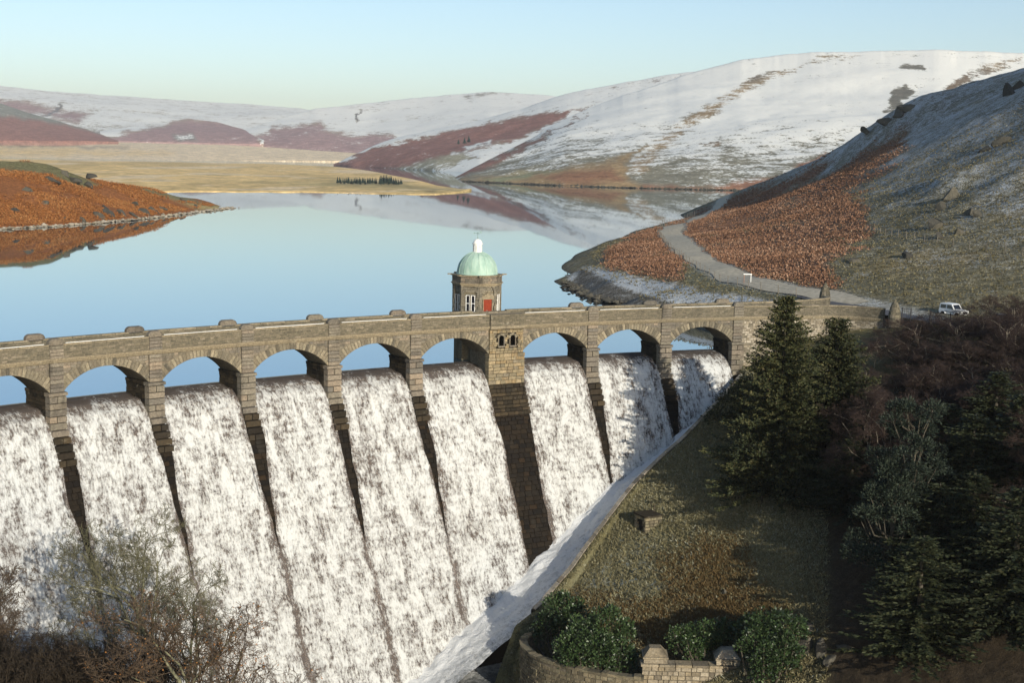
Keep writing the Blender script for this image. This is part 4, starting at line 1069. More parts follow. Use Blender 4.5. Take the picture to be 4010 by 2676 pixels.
def abutment():
    aw = empty('abutment_wall', P(86, 0, 0), 'pale rubble wall with dark parapet curving from the last arch to the gate pillar', 'wall', kind='thing')
    pts = [P(A1 - .2, -.02, 0), P(82.5, -.25, 0), P(85, -.5, 0), P(88, -.62, 0), P(91, -.75, 0), (39.7, 163.55), (41.6, 162.75), (43.6, 161.2)]
    pa = Path(pts)                              # travel to the right; the camera is on the right-hand side (negative offset)
    L = pa.len
    gz_ = lambda d: float(bank_h(*pa.at(d)[0][:2])) - 1.0
    sweep_ob('wall_core', pa.sweep(None, 40), [(-.02, -8), (.8, -8), (.8, Z_ROAD - .1), (-.02, Z_ROAD - .1)], M['mortar'], aw)
    sweep_ob('wall_core', pa.sweep(None, 40), [(-.0, Z_ROAD - .2), (.42, Z_ROAD - .2), (.42, Z_PAR - .1), (0., Z_PAR - .1)], M['mortar'], aw)
    b = MB(); path_stones(b, pa, 0, L, gz_, lambda d: Z_COR, .26, .25, .65, 0, depth=.05); b.ob('rubble_stone', M['rubble'], aw, kind='stuff')
    b = MB(); path_stones(b, pa, 0, L, lambda d: Z_COR + .42, lambda d: Z_PAR - .1, .16, .25, .6, 0, depth=.04); b.ob('parapet_stone', M['parapet'], aw, kind='stuff')
    sweep_ob('string_course', pa.sweep(None, 40), [(-.0, Z_COR), (-.12, Z_COR + .04), (-.22, Z_COR + .3), (-.22, Z_COR + .42), (.1, Z_COR + .43), (.1, Z_COR)], M['coping'], aw)
    n = round(L / 1.1)
    for k in range(n):
        d0, d1 = L * k / n + .01, L * (k + 1) / n - .01; q = MB()
        vs = [pa.pt(d0, -.08, Z_PAR - .1), pa.pt(d1, -.08, Z_PAR - .1), pa.pt(d1, .5, Z_PAR - .1), pa.pt(d0, .5, Z_PAR - .1)]; vs += [(v[0], v[1], Z_PAR + .03) for v in vs]
        q.add(vs, [(3, 2, 1, 0), (4, 5, 6, 7), (0, 1, 5, 4), (1, 2, 6, 5), (2, 3, 7, 6), (3, 0, 4, 7)], 0.); q.ob('coping_stone', M['coping'], aw)
    # the far parapet beyond the arches, curling away to the second pillar
    fw = empty('roadside_wall', P(92, 6, Z_ROAD), 'low curved parapet wall on the lake side of the dam road end', 'wall', kind='thing')
    pf_ = Path([P(A1 - .2, 3.95, 0), P(84, 4.0, 0), P(88, 4.4, 0), (36.3, 169.9), (38.6, 171.8), (39.9, 173.6), (39.7, 175.3)])
    sweep_ob('wall_core', pf_.sweep(None, 40), [(-.2, 1.5), (.2, 1.5), (.2, Z_PAR - .1), (-.2, Z_PAR - .1)], M['mortar'], fw)
    b = MB(); path_stones(b, pf_, 0, pf_.len, lambda d: Z_ROAD - .3, lambda d: Z_PAR - .1, .2, .25, .6, -.2, depth=.04); b.ob('wall_stone', M['parapet'], fw, kind='stuff')
    n = round(pf_.len / 1.1)
    for k in range(n):
        d0, d1 = pf_.len * k / n + .01, pf_.len * (k + 1) / n - .01; q = MB()
        vs = [pf_.pt(d0, -.28, Z_PAR - .1), pf_.pt(d1, -.28, Z_PAR - .1), pf_.pt(d1, .28, Z_PAR - .1), pf_.pt(d0, .28, Z_PAR - .1)]; vs += [(v[0], v[1], Z_PAR + .05) for v in vs]
        q.add(vs, [(3, 2, 1, 0), (4, 5, 6, 7), (0, 1, 5, 4), (1, 2, 6, 5), (2, 3, 7, 6), (3, 0, 4, 7)], 0.); q.ob('coping_stone', M['coping'], fw)
abutment()
def gate_pillar(x, y, z, label, h=2.7):
    T = empty('gate_pillar', (x, y, z), label, 'pillar', 'pointed stone gate pillars at the end of the dam', kind='thing')
    k = 10; rr = [.72, .72, .70, .66, .60, .52, .42, .30, .17, .05]; zz_ = [-.6, .55, .9, 1.2, 1.5, 1.78, 2.05, 2.3, 2.52, 2.68]
    c = MB(); c.lathe([(r_ * .93, z + q) for r_, q in zip(rr, zz_)], 10, (x, y)); c.ob('pillar_core', M['mortar'], T)
    for i in range(len(zz_) - 1):
        z0, z1 = z + zz_[i], z + zz_[i + 1]
        if i == 0: lay = [(z0 + (z1 - z0) * q / 4, z0 + (z1 - z0) * (q + 1) / 4, rr[0], rr[1]) for q in range(4)]
        else: lay = [(z0, z1, rr[i], rr[i + 1])]
        for (a, b, ra, rb) in lay:
            n = 7 if ra > .4 else 4; t0 = random.uniform(0, 1)
            for q in range(n):
                t1 = t0 + 2 * math.pi * q / n + .02; t2 = t0 + 2 * math.pi * (q + 1) / n - .02; m = MB()
                vs = []
                for (r_, zv) in ((ra, a + .008), (rb, b - .008)):
                    for t in (t1, (t1 + t2) / 2, t2): vs.append((x + r_ * math.cos(t), y + r_ * math.sin(t), zv))
                for (r_, zv) in ((ra * .8, a + .008), (rb * .8, b - .008)):
                    for t in (t1, t2): vs.append((x + r_ * math.cos(t), y + r_ * math.sin(t), zv))
                m.add(vs, [(0, 1, 4, 3), (1, 2, 5, 4), (6, 0, 3, 8), (2, 7, 9, 5), (0, 6, 7, 2, 1), (3, 4, 5, 9, 8)], 0.)
                m.ob('stone_block', M['parapet'], T)
gate_pillar(44.6, 160.2, 4.15, 'pointed stone gate pillar at the near end of the parapet, by the iron gate')
gate_pillar(40.4, 178.0, 4.45, 'pointed stone gate pillar behind the low wall, below the bracken slope')

# ---- road and track
def ribbon(name, pts, w, mat, lift, n=14, zfn=None):
    pa = Path(pts, n); ds = np.linspace(0, pa.len, max(8, int(pa.len / 1.5))); V = []
    zs = np.interp(ds, np.linspace(0, pa.len, len(pts)), [p[2] for p in pts])
    for i, d in enumerate(ds):
        for o in (-.5, -.2, .2, .5):
            ww = w * (1 + .12 * math.sin(d * .35 + o * 3))
            q = pa.pt(d, o * ww, 0); z = zs[i] if zfn is None else zfn(q[0], q[1]); V.append((q[0], q[1], z + lift))
    F = grid_faces(len(ds), 4)
    ob(name, mesh_np(name, np.array(V), F, M[mat], dict(rnd=('FLOAT', np.zeros(len(V))))), kind='structure')
    return pa
TP3 = [tuple(onz(*q)) for q in TRACK]
hz = lambda x, y: float(hill_z(np.array(x), np.array(y)))
ribbon('track', TP3[2:], 5.0, 'gravel', .10, zfn=hz)
ribbon('road', [(38.9, 196, 4.62), (40.3, 187, 4.55), (42.5, 178, 4.5), (45.0, 170, 4.47), (48.2, 163, 4.45), (51.5, 156.5, 4.43), (55.5, 149, 4.42), (60, 140, 4.4), (65, 128, 4.3), (70, 112, 4.2)], 5.6, 'asphalt', .07)
ribbon('road', [(33.0, 165.4, 4.42), (36.5, 167.0, 4.43), (40.5, 167.8, 4.45), (45.0, 167.5, 4.47), (48, 165.5, 4.47)], 4.4, 'asphalt', .055)

# ---- left bank below the dam, under the bare trees
def left_z(x, y):
    a, r = arc_r(np.asarray(x, float), np.asarray(y, float))
    return np.interp(a, [-90, -40, -12, 2, 12, 22], [4, -12, -19.5, -22, -25.5, -30]) + .10 * np.minimum(r + 14, 0)
def left_bank():
    A = np.linspace(-90, 24, 90); r = np.linspace(-9.5, -110, 90); V = Pn(A[:, None] + 0 * r, r[None] + 0 * A[:, None], 0); V[..., 2] = left_z(V[..., 0], V[..., 1]) + .5 * fbm(V[..., :2] * .3, 3, 90)
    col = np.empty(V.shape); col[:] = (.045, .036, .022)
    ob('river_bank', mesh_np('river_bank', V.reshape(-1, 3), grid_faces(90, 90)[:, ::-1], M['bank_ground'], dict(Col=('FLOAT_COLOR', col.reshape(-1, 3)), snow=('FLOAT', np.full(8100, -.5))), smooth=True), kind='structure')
left_bank()

# ================================================================ SMALLER THINGS
def on_hill(u, v):
    x, y, w = ray(u, v); t = np.linspace(140, 700, 5600) / y
    g = CAM_Z + w * t - hill_z(x * t, y * t); i = int(np.argmax(g < 0)); return Vector((float(x * t[i]), float(y * t[i]), float(CAM_Z + w * t[i])))
# ---- rocks
def rock_mesh(seed, sx, sy, sz, sub=3):
    import bmesh
    bm = bmesh.new(); bmesh.ops.create_icosphere(bm, subdivisions=sub, radius=1.0)
    V = np.array([v.co[:] for v in bm.verts]); g = np.random.default_rng(seed)
    for k in range(9):                               # cut by random planes for facets
        n_ = unit(g.normal(0, 1, 3)); d = g.uniform(.25, .7); s_ = V @ n_; V = V - np.outer(np.maximum(s_ - d, 0), n_) * .97
    V = V * (1 + .16 * fbm(V * 1.6 + seed, 3, seed))[:, None] * [sx, sy, sz]
    for v, c in zip(bm.verts, V): v.co = c
    me = bpy.data.meshes.new('rock'); bm.to_mesh(me); bm.free()
    a = me.attributes.new('rnd', 'FLOAT', 'POINT'); a.data.foreach_set('value', np.full(len(V), g.uniform(), np.float32)); me.materials.append(M['rock']); return me
def rock(loc, size, seed, label, rot=0., group=None):
    o = ob('rock', rock_mesh(seed, *size), None, Matrix.Translation(loc) @ Matrix.Rotation(rot, 4, 'Z') @ Matrix.Rotation(.35, 4, 'Y'), label=label, cat='rock', group=group, kind='thing'); return o
ROCKS = [(2190, 455, 1.6, 1.0, 1.3, 'slanting rock on the frosted slope, above the leaning boulder'), (2165, 480, 1.8, 1.0, 1.0, 'flat slanting rock on the frosted slope, left of a taller one'), (2150, 525, 1.3, 1.1, 1.7, 'tall leaning boulder just above the hill fence'), (2158, 548, 1.0, .8, .9, 'low rock at the foot of the leaning boulder by the hill fence'),
         (2198, 538, 1.1, .9, 1.1, 'rounded boulder beside the leaning one above the hill fence'), (2228, 495, .9, .7, .8, 'small rock upslope and right of the leaning boulder'), (2248, 497, 1.1, .7, .7, 'small flat rock, right of a pair on the frosted slope'), (2260, 345, 2.0, 1.0, .9, 'flat crag low on the blue shaded slope'), (2300, 330, 1.6, 1.0, .9, 'crag on the blue shaded slope near the picture edge'),
         (2035, 283, 3.0, 1.6, 1.6, 'lower crag of the sunlit outcrop on the ridge'), (2062, 265, 3.4, 1.8, 1.8, 'middle crag of the sunlit outcrop on the ridge'), (2090, 250, 3.2, 1.8, 1.6, 'upper crag of the sunlit outcrop on the ridge'), (1990, 305, 2.4, 1.2, 1.0, 'small crag below the sunlit outcrop on the ridge line'), (2315, 218, 2.0, 1.2, 2.2, 'upright crag near the top of the shaded slope'), (2335, 205, 1.6, 1.2, 1.8, 'upright crag at the picture edge near the skyline'),
         (2080, 590, .9, .7, .5, 'small flat rock in the rough grass below the hill fence'), (1960, 600, .8, .6, .5, 'small rock at the bracken edge above the road')]
for k, (u, v, a, b, c, lab) in enumerate(ROCKS):
    q = on_hill(u, v); rock((q.x, q.y, q.z + .1 * c), (a * 1.5, b * 1.5, c * 1.5), 300 + k, lab, k * 1.1)
# crags on the left headland: slabs dipping to the lake
def on_head(u, v):
    yb = np.interp(u, [0, 60, 110, 200, 300, 350, 430, 500], [526, 523, 520, 514, 505, 500, 490, 481.5]); yt = np.interp(u, [0, 60, 110, 200, 300, 350, 430, 500], [369, 370, 377, 410, 426, 434, 460, 473]); Dt = np.interp(u, [0, 110, 200, 300, 430, 500], [470, 480, 500, 520, 556, 574])
    Db = float(onz(u, yb, 0.)[1]); t = np.clip((yb - v) / (yb - yt), 0, 1); return at(u, v, Db + (Dt - Db) * t ** 1.15)
g = np.random.default_rng(77)
for k, (u, v, s_) in enumerate([(225, 500, 2.2), (250, 496, 2.6), (280, 492, 2.4), (305, 495, 2.0), (330, 488, 2.2), (355, 484, 2.0), (375, 480, 1.6), (240, 478, 1.6), (310, 470, 1.8), (120, 420, 2.6), (150, 400, 2.8), (170, 415, 2.6), (200, 425, 2.2), (210, 405, 2.4), (60, 440, 2.0), (105, 470, 1.8), (420, 462, 1.8), (452, 474, 1.2), (40, 488, 1.6), (150, 505, 1.6), (185, 508, 1.6)]):
    q = on_head(u, v); rock((q[0], q[1], q[2] + .05 * s_), (s_ * 1.4, s_ * .7, s_ * .8), 340 + k, 'grey rock slab cropping out of the orange bracken headland', -.5 + g.uniform(-.3, .3), 'rock slabs on the bracken headland')
# stones along the shores
def shore_stones(name, pts, n, seed, s0, s1, mat='rubble'):
    g = np.random.default_rng(seed); pts = np.array(pts); b = MB(); d = np.concatenate([[0], np.cumsum(np.hypot(*np.diff(pts[:, :2], axis=0).T))])
    oct_ = np.array([(1, 0, 0), (0, 1, 0), (-1, 0, 0), (0, -1, 0), (0, 0, 1), (0, 0, -1)], float); fo = [(0, 1, 4), (1, 2, 4), (2, 3, 4), (3, 0, 4), (1, 0, 5), (2, 1, 5), (3, 2, 5), (0, 3, 5)]
    for k in range(n):
        q = g.uniform(0, d[-1]); c = np.array([np.interp(q, d, pts[:, j]) for j in range(3)]) + g.normal(0, 1, 3) * [.8, .8, .12]; s_ = g.uniform(s0, s1)
        b.add(c + (oct_ + g.normal(0, .18, (6, 3))) * s_ * g.uniform(.5, 1.3, 3) * [1.2, 1.2, .6], fo)
    b.ob(name, M[mat], None, kind='stuff')
shore_stones('shore_stone', [onz(u, v - .6, .15) for (u, v) in ((-100, 538), (0, 526), (60, 523), (110, 520), (200, 514), (300, 505), (350, 500), (430, 490), (500, 481.5), (535, 477))], 700, 61, .3, .9)
shore_stones('shore_stone', [onz(u, v - .3, .2) for (u, v) in ((1062, 416), (1100, 418), (1250, 424.5), (1400, 430), (1480, 432), (1600, 435), (1700, 437))], 500, 62, .8, 2.0, 'rock')
shore_stones('shore_stone', [onz(u, v, .3) for (u, v) in ((1540, 700), (1460, 699), (1400, 693), (1345, 671), (1316, 655), (1324, 632), (1365, 606), (1390, 590))], 900, 63, .2, .6, 'rock')
# boulders beside the garden wall
for k, (u, v, a, b, c, lab) in enumerate([(1860, 1448, 1.5, .8, .55, 'pale flat boulder standing by the end of the dark bush'), (1848, 1495, 1.3, 1.0, 1.6, 'tall pale rock face beside the dark bush'), (1885, 1500, .7, .6, 1.2, 'narrow pale rock just right of the tall rock face'), (1930, 1490, 1.4, .6, .5, 'flat pale rock in the dark gully'), (1665, 1368, .5, .3, .7, 'small pale stone standing in the rusty grass'), (1905, 1520, 1.0, .5, .5, 'low rock at the bottom of the dark gully')]):
    q = on_bank(u, v); rock((q.x, q.y, q.z + .1), (a, b, c), 400 + k, lab, k * .8)
M['wall_rubble'] = stone_mat('garden_wall_stone', [(.16, .14, .09), (.21, .185, .12), (.12, .105, .07), (.25, .21, .135), (.14, .12, .08), (.09, .08, .055)], .4, lime=.25)
M['pale_ashlar'] = stone_mat('pale_ashlar', [(.25, .215, .155), (.33, .28, .205), (.20, .17, .12), (.39, .34, .255), (.28, .23, .15), (.15, .128, .095)], .6, lime=.4)
# ---- little stone valve hut on the bank
def hut():
    q = on_bank(1487, 1208); T = empty('stone_hut', q, 'tiny square stone hut with flat slab roof on the grass bank', 'hut', kind='thing')
    MW = Matrix.Translation(q) @ Matrix.Rotation(rad(28), 4, 'Z')
    b = MB(); b.box(-.8, .8, -.8, .8, -1.2, 1.15); b.ob('wall_core', M['dark_joint'], T, MW)
    for k in range(4):
        Rk = Matrix.Rotation(k * math.pi / 2, 4, 'Z'); z = -.8
        while z < 1.1:
            x = -1.0
            while x < .98:
                x2 = min(x + random.uniform(.35, .7), 1.0)
                if not (k == 3 and x2 > -.35 and x < .35 and z < .8 and z > -.7): 
                    s_ = MB(); s_.box(x + .01, x2 - .01, -1.0 - random.uniform(0, .05), -.75, z + .01, z + .3, inset=.02, rnd=0.); s_.ob('stone_block', M['wall_rubble'], T, MW @ Rk)
                x = x2
            z += .32
    r_ = MB(); r_.box(-1.1, 1.1, -1.1, 1.1, 1.16, 1.34, inset=.03); r_.ob('roof_slab', M['damp'], T, MW)
    p_ = MB(); 
    for (x, y) in ((.9, .9), (.9, .3)): p_.tube([(x, y, 1.3), (x, y, 2.2)], .04, 5)
    p_.tube([(.9, .9, 2.15), (.9, .3, 2.15)], .03, 5); p_.ob('guard_rail', plain('rusty_rail', (.09, .07, .05), .8), T, MW)
hut()
# ---- garden wall with capped gate piers at the bottom of the bank
def garden_wall():
    T = empty('garden_wall', onz(1340, 1540, -22), 'curved rubble retaining wall with rounded end at the bottom of the bank', 'wall', kind='thing')
    pts = [onz(u, v, z) for (u, v, z) in ((1262, 1452, -22.2), (1225, 1455, -22.4), (1203, 1466, -22.5), (1207, 1486, -22.5), (1240, 1508, -22.4), (1300, 1527, -22.3), (1380, 1543, -22.2), (1440, 1550, -22.1), (1478, 1553, -22.1))]
    pa = Path(pts); zt = lambda d: float(np.interp(d, np.linspace(0, pa.len, len(pts)), [p[2] for p in pts]))
    # outside of the wall is on the left of travel at the start, the pool side
    V = []; ds = np.linspace(0, pa.len, 60)
    for d in ds:
        for (o, z) in ((-.25, zt(d) - 6.5), (-.25, zt(d) - .2), (.3, zt(d) - .2), (.3, zt(d) - 6.5)): V.append(pa.pt(d, o, z))
    b = MB(); F = [];
    for i in range(59): F += [(4 * i + k, 4 * i + k + 1, 4 * i + 5 + k, 4 * i + 4 + k) for k in range(3)]
    b.add(V, F, .4); b.ob('wall_core', M['mortar'], T)
    s_ = MB(); path_stones(s_, pa, 0, pa.len, lambda d: -29, lambda d: zt(d) - .15, .34, .35, .8, -.25, depth=.12, inset=.03, side=-1); s_.ob('rubble_stone', M['wall_rubble'], T, kind='stuff')
    d = 0.
    while d < pa.len - .2:
        l = random.uniform(.5, .9); d2 = min(d + l, pa.len); q = MB(); z = zt((d + d2) / 2)
        vs = [pa.pt(d + .01, -.38, z - .2), pa.pt(d2 - .01, -.38, z - .2), pa.pt(d2 - .01, .38, z - .2), pa.pt(d + .01, .38, z - .2)]; j = random.uniform(.16, .26); vs += [(v[0], v[1], v[2] + j) for v in vs]
        q.add(vs, [(3, 2, 1, 0), (4, 5, 6, 7), (0, 1, 5, 4), (1, 2, 6, 5), (2, 3, 7, 6), (3, 0, 4, 7)], 0.); q.ob('coping_stone', M['wall_rubble'], T); d = d2
    # straight parapet between the two piers
    G = empty('gate_wall', onz(1588, 1540, -22), 'pale coursed stone parapet joining two capped gate piers at the bottom edge', 'wall', kind='thing')
    a, c = Vector(onz(1474, 1524, -21.1)), Vector(onz(1704, 1530, -21.1)); ex = (c - a); L = ex.length; ex.normalize(); ang = math.atan2(ex.y, ex.x)
    MW = Matrix.Translation(a) @ Matrix.Rotation(ang, 4, 'Z')
    b = MB(); b.box(.05, L - .05, .1, .8, -4, -.25); b.ob('wall_core', M['mortar'], G, MW)
    z = -.28
    while z > -3.4:
        x = 0.
        while x < L - .05:
            x2 = min(x + random.uniform(.45, .95), L); x2 = L if L - x2 < .25 else x2
            s_ = MB(); s_.box(x + .012, x2 - .012, -random.uniform(0, .03), .85, z - .38, z - .012, inset=.02, rnd=0.); s_.ob('stone_block', M['pale_ashlar'], G, MW); x = x2
        z -= .39
    n = 6
    for k in range(n):
        s_ = MB(); s_.box(L * k / n + (-.14 if k == 0 else .008), L * (k + 1) / n + (.14 if k == n - 1 else -.008), -.16, 1.0, -.27, .0, inset=.03, rnd=0.); s_.ob('coping_stone', M['pale_ashlar'], G, MW)
    for (xc, lab) in ((1.15, 'near'), (L - 1.25, 'far')):
        p_ = empty('pier_cap', (0, 0, 0)); p_.name = 'capped_pier'; adopt(p_, G, MW @ Matrix.Translation((xc, 0, 0)))
        mw = MW @ Matrix.Translation((xc, 0, 0))
        for (w, y0, y1, z0, z1, ins) in ((1.05, -.05, 1.9, .003, .42, .03), (1.12, -.12, 1.97, .425, .60, .02)):
            s_ = MB(); s_.box(-w, w, y0, y1, z0, z1, inset=ins, rnd=0.); s_.ob('cap_course', M['pale_ashlar'], p_, mw)
        s_ = MB(); s_.add([(-1.02, 0., .603), (1.02, 0., .603), (1.02, 1.85, .603), (-1.02, 1.85, .603), (-.5, .45, 1.25), (.5, .45, 1.25), (.5, 1.4, 1.25), (-.5, 1.4, 1.25)], [(3, 2, 1, 0), (4, 5, 6, 7), (0, 1, 5, 4), (1, 2, 6, 5), (2, 3, 7, 6), (3, 0, 4, 7)], .3); s_.ob('cap_top', M['pale_ashlar'], p_, mw)
        for zz_ in range(7):
            for (xa, xb) in ((-1.0, -.05), (-.04, 1.0)):
                s_ = MB(); s_.box(xa + random.uniform(-.0, .02), xb, .86, 1.85, -.4 * (zz_ + 1), -.4 * zz_ - .012, inset=.02, rnd=0.); s_.ob('stone_block', M['pale_ashlar'], p_, mw)
    R_ = empty('garden_wall', onz(1780, 1560, -21), 'lower length of rubble wall right of the gate piers, under the dark bush', 'wall', kind='thing')
    pb = Path([onz(u, v, -21.6) for (u, v) in ((1706, 1549), (1750, 1556), (1800, 1557), (1850, 1549), (1885, 1535))])
    sweep_ob('wall_core', pb.sweep(None, 20), [(-.3, -28), (.3, -28), (.3, -21.8), (-.3, -21.8)], M['mortar'], R_)
    s_ = MB(); path_stones(s_, pb, 0, pb.len, lambda d: -26, lambda d: -21.75, .34, .35, .8, -.3, depth=.1, inset=.03); s_.ob('rubble_stone', M['wall_rubble'], R_, kind='stuff')
    d = 0.
    while d < pb.len - .2:
        d2 = min(d + random.uniform(.5, .9), pb.len); q = MB(); vs = [pb.pt(d + .01, -.4, -21.8), pb.pt(d2 - .01, -.4, -21.8), pb.pt(d2 - .01, .4, -21.8), pb.pt(d + .01, .4, -21.8)]; j = random.uniform(.16, .26); vs += [(v[0], v[1], v[2] + j) for v in vs]
        q.add(vs, [(3, 2, 1, 0), (4, 5, 6, 7), (0, 1, 5, 4), (1, 2, 6, 5), (2, 3, 7, 6), (3, 0, 4, 7)], 0.); q.ob('coping_stone', M['wall_rubble'], R_); d = d2
garden_wall()
# ---- fences
wood = plain('fence_wood', (.16, .14, .11), .9, .25, 5); wire = plain('fence_wire', (.30, .29, .27), .6, .1)
def fence(label, pts, gap, h, wires=3):
    T = empty('fence', pts[0], label, 'fence', kind='thing'); pa = Path(pts, 6); d = 0.; tops = []
    pm_ = MB(); pm_.box(-.045, .045, -.045, .045, -.4, h, inset=.004); me = pm_.mesh('post', wood)
    while d < pa.len:
        q = pa.pt(d, 0, 0); z = hz(q[0], q[1]); ob('post', me, T, Matrix.Translation((q[0], q[1], z)) @ Matrix.Rotation(random.uniform(-.05, .05), 4, 'X') @ Matrix.Rotation(random.uniform(-.05, .05), 4, 'Y')); tops.append((q[0], q[1], z)); d += gap * random.uniform(.9, 1.1)
    for k in range(wires):
        w_ = MB(); w_.tube([(t[0], t[1], t[2] + h * (.35 + .28 * k)) for t in tops], .012, 3); w_.ob('wire', wire, T)
def side(pts, off):
    pa = Path(pts, 6); return [pa.pt(d, off, 0) for d in np.linspace(0, pa.len, len(pts) * 2)]
fence('post and wire fence along the lake side of the gravel track', side([tuple(p) for p in TP3[2:10]], 2.9)[1:], 4.2, 1.25)
fence('post and wire fence beside the distant lakeshore end of the track', side([tuple(p) for p in TP3[9:]], 3.2), 9.0, 2.0)
fence('post and wire fence crossing the rough slope below the boulders', [tuple(on_hill(u, v)) for (u, v) in ((1985, 533), (2050, 543), (2120, 556), (2180, 564), (2240, 573), (2300, 580), (2370, 590))], 3.6, 1.2)
# ---- white-topped frame beside the track
def sign_frame():
    q = on_hill(1715, 650); T = empty('notice_frame', q, 'small white-topped wooden frame standing beside the track fence', 'sign', kind='thing')
    for x in (-.5, .5):
        b = MB(); b.box(q.x + x - .045, q.x + x + .045, q.y - .06, q.y + .06, q.z - .3, q.z + 1.25); b.ob('leg', plain('red_brown_post', (.28, .16, .11), .8) if x < 0 else M['white_paint'], T)
    b = MB(); b.box(q.x - .62, q.x + .62, q.y - .08, q.y + .08, q.z + 1.25, q.z + 1.40); b.ob('top_board', M['white_paint'], T)
sign_frame()
# ---- iron gate by the near pillar
def gate(a, b, h, label):
    iron = plain('gate_iron', (.025, .025, .028), .6, .1); T = empty('iron_gate', a, label, 'gate', 'leaves of the iron gate', kind='thing'); a, b = Vector(a), Vector(b)
    for q in (a, b):
        m = MB(); m.box(q.x - .06, q.x + .06, q.y - .06, q.y + .06, q.z - .2, q.z + h + .15); m.ob('gate_post', iron, T)
    for z in (.15, h):
        m = MB(); m.tube([(a.x, a.y, a.z + z), (b.x, b.y, b.z + z)], .035, 5); m.ob('rail', iron, T)
    n = max(3, int((b - a).length / .22)); bar = MB(); bar.tube([(0, 0, .15), (0, 0, h)], .022, 4); me = bar.mesh('bar', iron)
    for k in range(1, n): ob('bar', me, T, Matrix.Translation(a.lerp(b, k / n)))
gate((45.4, 159.9, 4.3), (46.2, 159.2, 4.3), 1.5, 'narrow iron gate leaf fixed next to the near gate pillar')
gate((47.9, 157.4, 4.3), (49.6, 155.4, 4.3), 1.4, 'wider iron gate leaf standing open above the birch thicket')
